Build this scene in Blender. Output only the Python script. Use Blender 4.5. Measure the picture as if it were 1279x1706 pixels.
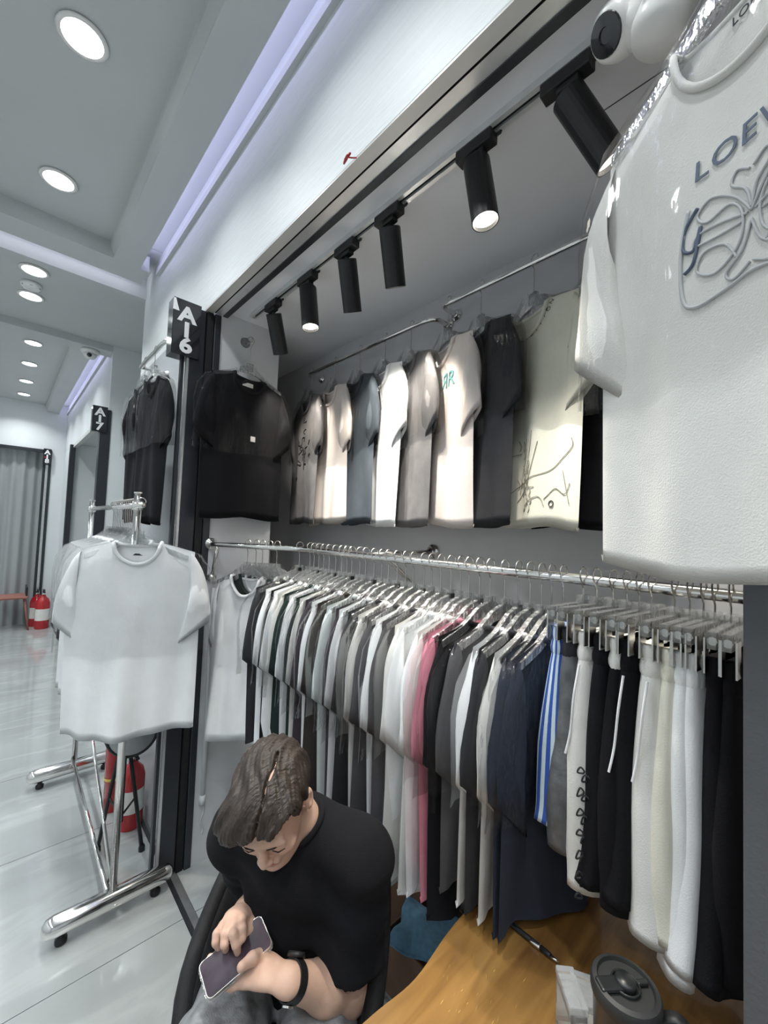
import bpy, bmesh, math, random
import numpy as np
from mathutils import Vector, Matrix

random.seed(7)
rng = np.random.default_rng(7)
for o in list(bpy.data.objects):
    bpy.data.objects.remove(o)
S = bpy.context.scene
COL = S.collection
PI = math.pi

# ------------------------------------------------------------------ camera
CAMH = 1.6
yaw, pitch, roll = [math.radians(a) for a in (47.04, 2.544, 2.185)]
FPX = 681.7
_F = np.array([-math.sin(yaw), math.cos(yaw), 0]); _R = np.array([math.cos(yaw), math.sin(yaw), 0]); _U = np.array([0, 0, 1.])
_f2 = _F * math.cos(pitch) + _U * math.sin(pitch); _u2 = _U * math.cos(pitch) - _F * math.sin(pitch)
_r3 = _R * math.cos(roll) + _u2 * math.sin(roll); _u3 = _u2 * math.cos(roll) - _R * math.sin(roll)
CP = np.array([0, 0, CAMH])
cd = bpy.data.cameras.new('camera'); cam = bpy.data.objects.new('camera', cd); COL.objects.link(cam)
cd.sensor_fit = 'HORIZONTAL'; cd.sensor_width = 36; cd.lens = FPX / 1279 * 36; cd.clip_start = .02
m = Matrix.Identity(4)
for i in range(3):
    m[i][0], m[i][1], m[i][2], m[i][3] = _r3[i], _u3[i], -_f2[i], CP[i]
cam.matrix_world = m
S.camera = cam

def at(x, y, X=None, Y=None, Z=None):
    """photo pixel -> point where its ray meets the plane X=, Y= or Z="""
    d = (x - 639.5) * _r3 - (y - 853) * _u3 + FPX * _f2
    t = ((X - CP[0]) / d[0] if X is not None else (Y - CP[1]) / d[1] if Y is not None else (Z - CP[2]) / d[2])
    return CP + d * t

# ------------------------------------------------------------------ world, view
w = bpy.data.worlds.new('world'); S.world = w; w.use_nodes = True
w.node_tree.nodes['Background'].inputs[0].default_value = (.8, .88, 1, 1)
w.node_tree.nodes['Background'].inputs[1].default_value = .3
S.view_settings.view_transform = 'Standard'; S.view_settings.look = 'None'
S.view_settings.gamma = 1; S.view_settings.use_curve_mapping = False
S.view_settings.exposure = 0.42
S.cycles.transparent_max_bounces = 32
DOWN_W = 5.6      # watts of one ceiling downlight
SPOT_W = 40.0
COVE_E = 6.0      # emission of the cove strips
def area(name, loc, size, power, color=(1, 1, 1), rot=(0, 0, 0), shape='DISK', sy=None, spread=PI):
    l = bpy.data.lights.new(name, 'AREA'); l.shape = shape; l.size = size
    if sy: l.size_y = sy
    l.energy = power; l.color = color; l.spread = spread
    o = bpy.data.objects.new(name, l); o.location = loc; o.rotation_euler = rot; COL.objects.link(o); return o
DOWN = [(x, .11, 3.3) for x in (-2.61, -1.77, -.93, -.09, .75, 1.59)] + [(x, -1.35, 3.3) for x in (-2.61, -1.77, -.93, -.09, .75, 1.59)]
DOWN += [(-3.48, .06, 3.2), (-3.9, .06, 3.2), (-3.48, -1.35, 3.2), (-3.9, -1.35, 3.2)]
DOWN += [(x, .125, 3.3) for x in (-5.25, -6.0, -6.8, -7.55)] + [(x, -1.35, 3.3) for x in (-5.25, -6.0, -6.8, -7.55)]
for (x, y, z) in DOWN:
    area('downlight_lamp', (x, y, z - .022), .115, DOWN_W, (.94, .98, 1), spread=math.radians(125))

# ------------------------------------------------------------------ materials
def nd(nt, t, **kw):
    n = nt.nodes.new(t)
    for k, v in kw.items(): setattr(n, k, v)
    return n
def mat(name, col, rough=.5, metal=0, noise=0, nscale=30, bump=0, bscale=200, spec=.5, sheen=0, coat=0, stretch=None, emit=None, estr=0, col2=None, trans=0, ior=1.45):
    M = bpy.data.materials.new(name); M.use_nodes = True; nt = M.node_tree; b = nt.nodes['Principled BSDF']
    b.inputs['Base Color'].default_value = (*col, 1); b.inputs['Roughness'].default_value = rough; b.inputs['Metallic'].default_value = metal
    b.inputs['Specular IOR Level'].default_value = spec; b.inputs['Sheen Weight'].default_value = sheen; b.inputs['Coat Weight'].default_value = coat
    b.inputs['Transmission Weight'].default_value = trans; b.inputs['IOR'].default_value = ior
    if emit: b.inputs['Emission Color'].default_value = (*emit, 1); b.inputs['Emission Strength'].default_value = estr
    tc = nd(nt, 'ShaderNodeTexCoord'); mp = nd(nt, 'ShaderNodeMapping'); nt.links.new(tc.outputs['Object'], mp.inputs[0])
    if stretch: mp.inputs['Scale'].default_value = stretch
    if noise or col2:
        n = nd(nt, 'ShaderNodeTexNoise'); n.inputs['Scale'].default_value = nscale; n.inputs['Detail'].default_value = 5; nt.links.new(mp.outputs[0], n.inputs[0])
        r = nd(nt, 'ShaderNodeValToRGB'); nt.links.new(n.outputs[0], r.inputs[0])
        c2 = col2 or tuple(min(1, c * (1 + noise)) for c in col); c1 = tuple(c * (1 - noise) for c in col)
        r.color_ramp.elements[0].position = .3; r.color_ramp.elements[1].position = .7
        r.color_ramp.elements[0].color = (*c1, 1); r.color_ramp.elements[1].color = (*c2, 1)
        nt.links.new(r.outputs[0], b.inputs['Base Color'])
    if bump:
        n2 = nd(nt, 'ShaderNodeTexNoise'); n2.inputs['Scale'].default_value = bscale; n2.inputs['Detail'].default_value = 3; nt.links.new(mp.outputs[0], n2.inputs[0])
        bp = nd(nt, 'ShaderNodeBump'); bp.inputs['Strength'].default_value = bump; bp.inputs['Distance'].default_value = .004
        nt.links.new(n2.outputs[0], bp.inputs['Height']); nt.links.new(bp.outputs[0], b.inputs['Normal'])
    return M
def film(name, tint=(1, 1, 1), gloss=.5, rough=.06, wr=.6, scale=18, milky=0.0):
    """thin clear plastic: lets light straight through, fresnel reflection, crinkled"""
    M = bpy.data.materials.new(name); M.use_nodes = True; nt = M.node_tree; nt.nodes.clear()
    out = nd(nt, 'ShaderNodeOutputMaterial'); tr = nd(nt, 'ShaderNodeBsdfTransparent'); gl = nd(nt, 'ShaderNodeBsdfGlossy')
    tr.inputs[0].default_value = (*tint, 1); gl.inputs['Roughness'].default_value = rough
    tc = nd(nt, 'ShaderNodeTexCoord'); mp = nd(nt, 'ShaderNodeMapping'); mp.inputs['Scale'].default_value = (1, 1, .35); nt.links.new(tc.outputs['Object'], mp.inputs[0])
    n = nd(nt, 'ShaderNodeTexNoise'); n.inputs['Scale'].default_value = scale; n.inputs['Detail'].default_value = 4; nt.links.new(mp.outputs[0], n.inputs[0])
    bp = nd(nt, 'ShaderNodeBump'); bp.inputs['Strength'].default_value = wr; bp.inputs['Distance'].default_value = .02; nt.links.new(n.outputs[0], bp.inputs['Height'])
    fr = nd(nt, 'ShaderNodeFresnel'); fr.inputs[0].default_value = 1.5; nt.links.new(bp.outputs[0], fr.inputs['Normal']); nt.links.new(bp.outputs[0], gl.inputs['Normal'])
    mu = nd(nt, 'ShaderNodeMath', operation='MULTIPLY'); nt.links.new(fr.outputs[0], mu.inputs[0]); mu.inputs[1].default_value = gloss * 2
    mu.use_clamp = True
    mx = nd(nt, 'ShaderNodeMixShader'); nt.links.new(mu.outputs[0], mx.inputs[0]); nt.links.new(tr.outputs[0], mx.inputs[1]); nt.links.new(gl.outputs[0], mx.inputs[2])
    last = mx
    if milky:
        df = nd(nt, 'ShaderNodeBsdfDiffuse'); df.inputs[0].default_value = (.9, .92, .93, 1)
        m2 = nd(nt, 'ShaderNodeMixShader'); m2.inputs[0].default_value = milky
        nt.links.new(mx.outputs[0], m2.inputs[1]); nt.links.new(df.outputs[0], m2.inputs[2]); last = m2
    nt.links.new(last.outputs[0], out.inputs[0]); return M
def fabric(name, col, noise=.05, rough=.9): return mat(name, col, rough, noise=noise, nscale=14, bump=.25, bscale=420, spec=.12, sheen=.02)
def emis(name, col, s):
    M = bpy.data.materials.new(name); M.use_nodes = True; nt = M.node_tree; nt.nodes.clear()
    o = nd(nt, 'ShaderNodeOutputMaterial'); e = nd(nt, 'ShaderNodeEmission'); e.inputs[0].default_value = (*col, 1); e.inputs[1].default_value = s
    nt.links.new(e.outputs[0], o.inputs[0]); return M

M = {}
M['white_paint'] = mat('white_paint', (.70, .73, .74), .45, noise=.02, nscale=3, bump=.05, bscale=60)
M['wall_grey'] = mat('wall_grey', (.56, .56, .575), .6, noise=.06, nscale=4, bump=.12, bscale=90)
M['panel_grey'] = mat('panel_grey', (.60, .615, .635), .55, noise=.05, nscale=4, bump=.08, bscale=90)
M['ceil_shop'] = mat('ceil_shop', (.78, .79, .82), .55, noise=.03, nscale=3, bump=.05, bscale=60)
M['ceil'] = mat('ceil', (.54, .56, .565), .5, noise=.02, nscale=2)
M['header'] = mat('header', (.66, .69, .695), .5, noise=.045, nscale=9, bump=.3, bscale=26, stretch=(.6, 1, 9))
M['pier'] = mat('pier', (.50, .525, .545), .22, noise=.04, nscale=3, coat=.3)
M['soffit'] = mat('soffit', (.62, .61, .59), .35, metal=.2, noise=.05, nscale=5)
M['dark_profile'] = mat('dark_profile', (.055, .06, .068), .35, metal=.6, noise=.1, nscale=8)
M['silver_line'] = mat('silver_line', (.72, .74, .74), .25, metal=.7, noise=.05)
M['black_gap'] = mat('black_gap', (.01, .01, .011), .8, noise=.1)
M['right_panel'] = mat('right_panel', (.085, .088, .095), .5, noise=.06, nscale=5, bump=.2, bscale=120)
M['threshold'] = mat('threshold', (.16, .165, .17), .5, metal=.3, noise=.1)
M['chrome'] = mat('chrome', (.80, .79, .77), .12, metal=1, noise=.03, nscale=6)
M['steel_wire'] = mat('steel_wire', (.55, .53, .50), .25, metal=1, noise=.05)
M['black_lamp'] = mat('black_lamp', (.012, .012, .013), .38, noise=.1, nscale=40, bump=.05, bscale=300)
M['black_plastic'] = mat('black_plastic', (.015, .015, .016), .45, noise=.1, nscale=20)
M['sign_black'] = mat('sign_black', (.012, .014, .018), .12, noise=.08, coat=.6)
M['sign_white'] = mat('sign_white', (.78, .79, .80), .4, noise=.02)
M['white_plastic'] = mat('white_plastic', (.80, .79, .77), .3, noise=.02, coat=.2)
M['lens_black'] = mat('lens_black', (.006, .006, .007), .08, noise=.1, coat=1)
M['alu'] = mat('alu', (.74, .75, .75), .3, metal=.6, noise=.04)
M['glow_white'] = emis('glow_white', (.95, .99, 1), 9)
M['glow_warm'] = emis('glow_warm', (1, .95, .82), 6)
M['glow_cove'] = emis('glow_cove', (.66, .66, 1), COVE_E)
M['red_gloss'] = mat('red_gloss', (.42, .015, .02), .25, noise=.08, coat=.5)
M['label_white'] = mat('label_white', (.75, .74, .70), .5, noise=.05)
M['yellow'] = mat('yellow', (.7, .5, .12), .4, noise=.05)
M['brown_seat'] = mat('brown_seat', (.30, .13, .10), .5, noise=.1)
M['shutter'] = mat('shutter', (.36, .38, .385), .45, metal=.2, noise=.06, nscale=2, stretch=(1, 1, .2))
M['film'] = film('film', gloss=.16, wr=.3)
M['film_crisp'] = film('film_crisp', gloss=.22, wr=.45, scale=20, rough=.05)
M['film_big'] = film('film_big', gloss=.2, wr=.25, scale=9, rough=.04)
M['acrylic'] = film('acrylic', tint=(.97, .98, .98), gloss=.7, rough=.08, wr=.5, scale=60, milky=.07)
M['clear_box'] = film('clear_box', tint=(.92, .93, .93), gloss=.5, rough=.08, wr=.0, milky=.16)
M['skin'] = mat('skin', (.64, .41, .31), .5, noise=.06, nscale=25, bump=.08, bscale=300, col2=(.70, .46, .35))
M['skin'].node_tree.nodes['Principled BSDF'].inputs['Subsurface Weight'].default_value = .12
M['skin'].node_tree.nodes['Principled BSDF'].inputs['Subsurface Radius'].default_value = (.02, .008, .004)
M['hair'] = mat('hair', (.028, .020, .016), .5, noise=.35, nscale=60, bump=.9, bscale=55, stretch=(5, .6, .6), col2=(.05, .036, .028))
M['brow'] = mat('brow', (.03, .02, .016), .6, noise=.2)
M['lip'] = mat('lip', (.50, .22, .19), .45, noise=.05)
M['denim_grey'] = mat('denim_grey', (.215, .225, .23), .9, noise=.16, nscale=40, bump=.4, bscale=350, col2=(.29, .30, .31))
M['phone_screen'] = mat('phone_screen', (.06, .045, .06), .12, noise=.35, nscale=18, coat=.6)
M['phone_frame'] = mat('phone_frame', (.60, .58, .55), .2, metal=.8, noise=.05)
M['blue_denim'] = mat('blue_denim', (.13, .27, .40), .9, noise=.15, nscale=60, bump=.4, bscale=400)
M['cardboard'] = mat('cardboard', (.16, .09, .06), .8, noise=.12, nscale=20)
M['navy'] = fabric('navy', (.035, .042, .062)); M['black_cloth'] = fabric('black_cloth', (.010, .010, .012))
M['white_cloth'] = fabric('white_cloth', (.82, .83, .84), .03); M['offwhite_cloth'] = fabric('offwhite_cloth', (.72, .715, .685), .03)
M['cream_cloth'] = fabric('cream_cloth', (.74, .72, .62), .04); M['blush_cloth'] = fabric('blush_cloth', (.76, .69, .655), .03)
M['mint_cloth'] = fabric('mint_cloth', (.68, .73, .715), .03)
M['pink_cloth'] = fabric('pink_cloth', (.66, .245, .315), .06)
M['green_cloth'] = fabric('green_cloth', (.020, .034, .030)); M['grey_cloth'] = fabric('grey_cloth', (.085, .083, .088), .12)
M['midgrey_cloth'] = fabric('midgrey_cloth', (.16, .155, .16), .15); M['charcoal_cloth'] = fabric('charcoal_cloth', (.038, .038, .042), .1)
M['slate_cloth'] = fabric('slate_cloth', (.065, .078, .095), .1); M['plum_cloth'] = fabric('plum_cloth', (.055, .047, .056), .1)
M['brown_cloth'] = fabric('brown_cloth', (.045, .038, .034), .1)
M['print_dark'] = mat('print_dark', (.03, .03, .035), .7, noise=.1); M['print_grey'] = mat('print_grey', (.30, .285, .23), .8, noise=.3, nscale=40)
M['print_teal'] = mat('print_teal', (.12, .30, .30), .6, noise=.2); M['print_blue'] = mat('print_blue', (.10, .26, .55), .5, noise=.3)
M['print_navy'] = mat('print_navy', (.10, .13, .19), .6, noise=.1); M['emboss'] = mat('emboss', (.52, .53, .54), .55, noise=.03)
M['grey_satin'] = mat('grey_satin', (.12, .125, .13), .42, noise=.3, nscale=30, bump=.5, bscale=60)
M['pvc'] = mat('pvc', (.62, .64, .66), .35, noise=.03)
M['strap_black'] = mat('strap_black', (.012, .012, .013), .5, noise=.1)
M['mug_black'] = mat('mug_black', (.016, .018, .018), .32, noise=.1, nscale=8)
M['mug_lid'] = mat('mug_lid', (.02, .021, .021), .5, noise=.1)
M['chair_black'] = mat('chair_black', (.008, .008, .009), .75, noise=.2, nscale=30, bump=.3, bscale=150)
# striped shorts
def stripe_mat():
    X = mat('blue_stripe', (.7, .75, .8), .8, bump=.2, bscale=300); nt = X.node_tree; b = nt.nodes['Principled BSDF']
    tc = nd(nt, 'ShaderNodeTexCoord'); sp = nd(nt, 'ShaderNodeSeparateXYZ'); nt.links.new(tc.outputs['UV'], sp.inputs[0])
    mo = nd(nt, 'ShaderNodeMath', operation='PINGPONG'); nt.links.new(sp.outputs[0], mo.inputs[0]); mo.inputs[1].default_value = .5 / 22
    gt = nd(nt, 'ShaderNodeMath', operation='GREATER_THAN'); nt.links.new(mo.outputs[0], gt.inputs[0]); gt.inputs[1].default_value = .25 / 22
    mx = nd(nt, 'ShaderNodeMix', data_type='RGBA'); nt.links.new(gt.outputs[0], mx.inputs[0]); mx.inputs[6].default_value = (.62, .74, .80, 1); mx.inputs[7].default_value = (.035, .10, .42, 1)
    nt.links.new(mx.outputs[2], b.inputs['Base Color']); return X
M['stripe'] = stripe_mat()
# polished marble-look floor tile
def tile_mat():
    X = mat('floor_tile', (.6, .62, .61), .1, spec=.5, coat=.3); nt = X.node_tree; b = nt.nodes['Principled BSDF']
    g = nd(nt, 'ShaderNodeNewGeometry'); mp = nd(nt, 'ShaderNodeMapping'); mp.inputs['Rotation'].default_value = (0, 0, .5); mp.inputs['Scale'].default_value = (1, .3, 1)
    nt.links.new(g.outputs['Position'], mp.inputs[0])
    n1 = nd(nt, 'ShaderNodeTexNoise'); n1.inputs['Scale'].default_value = 2.2; n1.inputs['Detail'].default_value = 7; n1.inputs['Distortion'].default_value = .8; nt.links.new(mp.outputs[0], n1.inputs[0])
    r1 = nd(nt, 'ShaderNodeValToRGB'); nt.links.new(n1.outputs[0], r1.inputs[0])
    r1.color_ramp.elements[0].position = .3; r1.color_ramp.elements[0].color = (.295, .313, .31, 1)
    r1.color_ramp.elements[1].position = .72; r1.color_ramp.elements[1].color = (.375, .395, .39, 1)
    n2 = nd(nt, 'ShaderNodeTexNoise'); n2.inputs['Scale'].default_value = 3.1; n2.inputs['Detail'].default_value = 9; n2.inputs['Distortion'].default_value = .5; nt.links.new(mp.outputs[0], n2.inputs[0])
    r2 = nd(nt, 'ShaderNodeValToRGB'); nt.links.new(n2.outputs[0], r2.inputs[0]); e = r2.color_ramp.elements
    e[0].position = .46; e[0].color = (0, 0, 0, 1); e[1].position = .5; e[1].color = (.35, .35, .35, 1); q = e.new(.54); q.color = (0, 0, 0, 1)
    mx = nd(nt, 'ShaderNodeMix', data_type='RGBA'); nt.links.new(r2.outputs[0], mx.inputs[0]); nt.links.new(r1.outputs[0], mx.inputs[6]); mx.inputs[7].default_value = (.49, .51, .505, 1)
    nt.links.new(mx.outputs[2], b.inputs['Base Color']); return X
M['tile'] = tile_mat()
def wood_mat():
    X = mat('table_wood', (.3, .15, .05), .28, coat=.35); nt = X.node_tree; b = nt.nodes['Principled BSDF']
    tc = nd(nt, 'ShaderNodeTexCoord'); mp = nd(nt, 'ShaderNodeMapping'); mp.inputs['Rotation'].default_value = (0, 0, -.25); mp.inputs['Scale'].default_value = (9, .9, 3)
    nt.links.new(tc.outputs['Object'], mp.inputs[0])
    n = nd(nt, 'ShaderNodeTexNoise'); n.inputs['Scale'].default_value = 2.2; n.inputs['Detail'].default_value = 8; n.inputs['Distortion'].default_value = 1.1; nt.links.new(mp.outputs[0], n.inputs[0])
    r = nd(nt, 'ShaderNodeValToRGB'); nt.links.new(n.outputs[0], r.inputs[0]); e = r.color_ramp.elements
    e[0].position = .25; e[0].color = (.13, .058, .018, 1); e[1].position = .75; e[1].color = (.36, .20, .062, 1); q = e.new(.5); q.color = (.25, .13, .038, 1)
    nt.links.new(r.outputs[0], b.inputs['Base Color']); return X
M['wood'] = wood_mat()

# ------------------------------------------------------------------ mesh helpers
class MB:
    def __init__(s): s.v = []; s.f = []
    def add(s, v, f):
        n = len(s.v); s.v += [tuple(map(float, p)) for p in v]; s.f += [tuple(i + n for i in q) for q in f]; return s
    def box(s, a, b):
        x0, y0, z0 = a; x1, y1, z1 = b
        return s.add([(x0, y0, z0), (x1, y0, z0), (x1, y1, z0), (x0, y1, z0), (x0, y0, z1), (x1, y0, z1), (x1, y1, z1), (x0, y1, z1)],
                     [(0, 3, 2, 1), (4, 5, 6, 7), (0, 1, 5, 4), (1, 2, 6, 5), (2, 3, 7, 6), (3, 0, 4, 7)])
    def tube(s, pts, r, n=10, closed=False, cap=True, flat=None):
        P = [np.array(p, float) for p in pts]; k = len(P); rs = r if hasattr(r, '__len__') else [r] * k
        up = None; V = []
        for i in range(k):
            a = P[i - 1] if (i > 0 or closed) else P[i]; b = P[(i + 1) % k] if (i < k - 1 or closed) else P[i]
            t = b - a; t = t / (np.linalg.norm(t) + 1e-12)
            if up is None:
                up = np.array([0, 0, 1.]) if abs(t[2]) < .9 else np.array([1., 0, 0])
            u = up - t * (up @ t); u /= np.linalg.norm(u) + 1e-12; up = u; w_ = np.cross(t, u)
            for j in range(n):
                a_ = 2 * PI * j / n; V.append(P[i] + rs[i] * (math.cos(a_) * u * (flat or 1) + math.sin(a_) * w_))
        F = []
        for i in range(k if closed else k - 1):
            for j in range(n):
                a0 = i * n + j; a1 = i * n + (j + 1) % n; b0 = ((i + 1) % k) * n + j; b1 = ((i + 1) % k) * n + (j + 1) % n
                F.append((a0, a1, b1, b0))
        if cap and not closed:
            F.append(tuple(range(n - 1, -1, -1))); F.append(tuple((k - 1) * n + j for j in range(n)))
        return s.add(V, F)
    def lathe(s, prof, loc=(0, 0, 0), axis=(0, 0, 1), n=24, cap=True):
        ax = Vector(axis).normalized(); q = Vector((0, 0, 1)).rotation_difference(ax); L = Vector(loc); V = []
        for (r, z) in prof:
            for j in range(n):
                a_ = 2 * PI * j / n; p = L + q @ Vector((r * math.cos(a_), r * math.sin(a_), z)); V.append(tuple(p))
        F = []
        for i in range(len(prof) - 1):
            for j in range(n):
                F.append((i * n + j, i * n + (j + 1) % n, (i + 1) * n + (j + 1) % n, (i + 1) * n + j))
        if cap: F.append(tuple(range(n - 1, -1, -1))); F.append(tuple((len(prof) - 1) * n + j for j in range(n)))
        return s.add(V, F)
    def prism(s, poly, z0, z1):
        k = len(poly); V = [(x, y, z0) for x, y in poly] + [(x, y, z1) for x, y in poly]
        return s.add(V, [tuple(range(k - 1, -1, -1)), tuple(range(k, 2 * k))] + [(i, (i + 1) % k, k + (i + 1) % k, k + i) for i in range(k)])
    def mesh(s, name): return mk(name, s.v, s.f)
def mk(name, v, f, smooth=False):
    me = bpy.data.meshes.new(name)
    me.from_pydata([tuple(p) for p in v], [], [tuple(int(i) for i in q) for q in f]); me.update()
    if smooth: me.shade_smooth()
    return me
def put(name, me, material, parent=None, smooth=False, bevel=0, loc=None):
    o = bpy.data.objects.new(name, me); COL.objects.link(o)
    if smooth and not me.polygons[0].use_smooth:
        me.shade_smooth()
    if material is not None:
        if not me.materials: me.materials.append(None)
        o.material_slots[0].link = 'OBJECT'; o.material_slots[0].material = material
    if parent: o.parent = parent
    if loc is not None: o.location = loc
    if bevel:
        b = o.modifiers.new('bevel', 'BEVEL'); b.width = bevel; b.segments = 2; b.limit_method = 'ANGLE'
    return o
def build(name, mb, material, parent=None, smooth=False, bevel=0, loc=None): return put(name, mb.mesh(name), material, parent, smooth, bevel, loc)
def smooth_angle(o, ang=40):
    me = o.data; me.shade_smooth()
    bm = bmesh.new(); bm.from_mesh(me)
    for e in bm.edges:
        if len(e.link_faces) == 2 and e.calc_face_angle(0) > math.radians(ang): e.smooth = False
    bm.to_mesh(me); bm.free(); return o
def tag(o, label, cat, group=None):
    o['label'] = label; o['category'] = cat
    if group: o['group'] = group
    return o
def thing(name, label, cat, loc=(0, 0, 0), rz=0, group=None):
    o = bpy.data.objects.new(name, None); COL.objects.link(o); o.location = tuple(loc); o.rotation_euler = (0, 0, rz); o.empty_display_size = .05
    return tag(o, label, cat, group)
def struct(name, mb, material, label=None, smooth=False, bevel=0):
    o = build(name, mb, material, None, smooth, bevel); o['kind'] = 'structure'; o['label'] = label or name.replace('_', ' '); return o
def box(a, b): return MB().box(a, b)
def text_mesh(txt, size, depth=.001, spacing=1.0, boldness=0.0):
    c = bpy.data.curves.new('lettering', 'FONT'); c.body = txt; c.size = size; c.extrude = depth; c.align_x = 'CENTER'; c.align_y = 'CENTER'; c.space_character = spacing; c.resolution_u = 3; c.offset = boldness
    o = bpy.data.objects.new('lettering', c); COL.objects.link(o)
    dg = bpy.context.evaluated_depsgraph_get(); me = bpy.data.meshes.new_from_object(o.evaluated_get(dg))
    bpy.data.objects.remove(o); bpy.data.curves.remove(c); me.materials.clear(); return me
def map_mesh(me, fn):
    for v in me.vertices: v.co = fn(v.co)
    me.update(); return me
def smoothcurve(pts, n=8, closed=False):
    P = [np.array(p, float) for p in pts]; k = len(P); out = []
    for i in range(k if closed else k - 1):
        p0 = P[(i - 1) % k] if (closed or i > 0) else P[i]; p1 = P[i]; p2 = P[(i + 1) % k]; p3 = P[(i + 2) % k] if (closed or i + 2 < k) else P[(i + 1) % k]
        for j in range(n):
            t = j / n; out.append(.5 * ((2 * p1) + (-p0 + p2) * t + (2 * p0 - 5 * p1 + 4 * p2 - p3) * t * t + (-p0 + 3 * p1 - 3 * p2 + p3) * t ** 3))
    if not closed: out.append(P[-1])
    return out
ORD = ['first', 'second', 'third', 'fourth', 'fifth', 'sixth', 'seventh', 'eighth', 'ninth', 'tenth', 'eleventh', 'twelfth', 'thirteenth', 'fourteenth', 'fifteenth', 'sixteenth', 'seventeenth', 'eighteenth', 'nineteenth', 'twentieth',
       'twenty-first', 'twenty-second', 'twenty-third', 'twenty-fourth', 'twenty-fifth', 'twenty-sixth', 'twenty-seventh', 'twenty-eighth', 'twenty-ninth', 'thirtieth', 'thirty-first', 'thirty-second', 'thirty-third', 'thirty-fourth', 'thirty-fifth', 'thirty-sixth', 'thirty-seventh', 'thirty-eighth', 'thirty-ninth', 'fortieth']

# ================================================================== STRUCTURE
YF = .66; YB = 1.378; XL = -2.02; ZC = 2.65; ZH = 2.63
fl = struct('floor', box((-8.3, -1.95, -.12), (2.6, 2.6, -.012)), M['black_gap'], 'grey subfloor showing in the joints between the polished tiles')
tm = MB().prism([(-.3985, -.3985), (.3985, -.3985), (.3985, .3985), (-.3985, .3985)], -.012, 0).mesh('floor_tile')
tx = [-1.775 + .4 + .8 * k for k in range(-8, 6)]
for x in tx:
    for yc in (-1.37, -.57, .231):
        put('floor_tile', tm, M['tile'], fl, loc=(x, yc, 0))
    for yc in (1.076, 1.876):
        put('floor_tile', tm, M['tile'], fl, loc=(x, yc, 0))
st = struct('trim_1', box((-8.3, .6315, -.012), (2.6, .648, .001)), M['dark_profile'], 'metal threshold strip in the floor at the shop front')
st2 = struct('trim_2', box((-8.3, .648, -.012), (2.6, .676, .0005)), M['threshold'], 'dark shutter groove in the floor at the shop front')
# shop shell
struct('wall_back', box((-2.75, YB, 0), (.6, YB + .08, ZC + .1)), M['wall_grey'], 'grey back wall of the shop behind the hanging clothes')
struct('wall_left', box((-2.08, .735, 0), (XL, 1.053, ZC)), M['panel_grey'], 'pale grey side wall panel of the shop carrying the black t-shirt')
struct('wall_recess', MB().box((-2.75, 1.053, 0), (-2.69, YB, ZC)).box((-2.69, 1.0, 0), (-2.08, 1.05, ZC)), M['wall_grey'], 'grey recess behind the side panel')
struct('wall_right', box((.35, .70, 0), (.43, YB, ZC)), M['wall_grey'], 'grey right side wall inside the shop')
struct('ceiling', box((-2.75, .765, ZC), (.6, YB + .08, ZC + .06)), M['ceil_shop'], 'pale grey shop ceiling above the track lights')
# front: header, soffit with the shutter slot, pier
struct('wall_header', box((-3.3, YF, ZH), (2.6, .69, 3.34)), M['header'], 'white wood-grain header panel above the shop opening', bevel=.003)
so = struct('trim_3', box((-2.06, YF + .001, ZH - .004), (2.6, .698, ZH + .05)), M['soffit'], 'beige metal soffit under the header')
struct('trim_4', MB().box((-2.02, .698, ZH + .012), (2.6, .703, ZH + .03)).box((-2.02, .703, ZH - .003), (2.6, .7045, ZH + .04)), M['black_gap'], 'dark shutter slot line under the header')
struct('trim_5', box((-2.02, .7045, ZH), (2.6, .742, ZH + .05)), M['alu'], 'aluminium strip of the shutter box')
struct('trim_6', box((-2.02, .742, ZH - .004), (2.6, .765, ZH + .05)), M['dark_profile'], 'dark inner edge of the shutter slot')
struct('wall_pier', box((-3.3, YF, 0), (-2.085, 1.0, ZH)), M['pier'], 'glossy pale grey pier left of the shop opening')
struct('wall_aisle', box((-3.3, 1.0, 0), (-3.2, 2.4, 3.3)), M['white_paint'], 'white side wall of the cross aisle')
col = struct('door_1', MB().box((-2.085, .60, 0), (-2.03, .668, ZH - .004)), M['dark_profile'], 'dark metal shutter column beside the shop opening', bevel=.003)
build('guide_rail', box((-2.07, .672, 0), (-2.022, .70, ZH - .006)), M['black_gap'], col)
build('guide_rail', box((-2.07, .704, 0), (-2.015, .735, ZH - .006)), M['dark_profile'], col, bevel=.003)
build('edge_strip', box((-2.05, .589, 0), (-2.028, .599, ZH - .25)), M['silver_line'], col)
build('edge_strip', box((-2.088, .575, 0), (-2.06, .588, ZH - .25)), M['dark_profile'], col)
# right dark board
struct('wall_board', box((-.071, .705, 0), (1.3, .745, ZH)), M['right_panel'], 'dark grey board at the right edge of the shop opening', bevel=.002)
# corridor, far side and ends
struct('wall_opposite', box((-8.3, -2.03, 0), (2.6, -1.95, 3.34)), M['white_paint'], 'white wall on the far side of the corridor')
struct('wall_near', box((2.6, -1.95, 0), (2.68, 2.4, 3.34)), M['white_paint'], 'white corridor wall behind the photographer')
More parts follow.
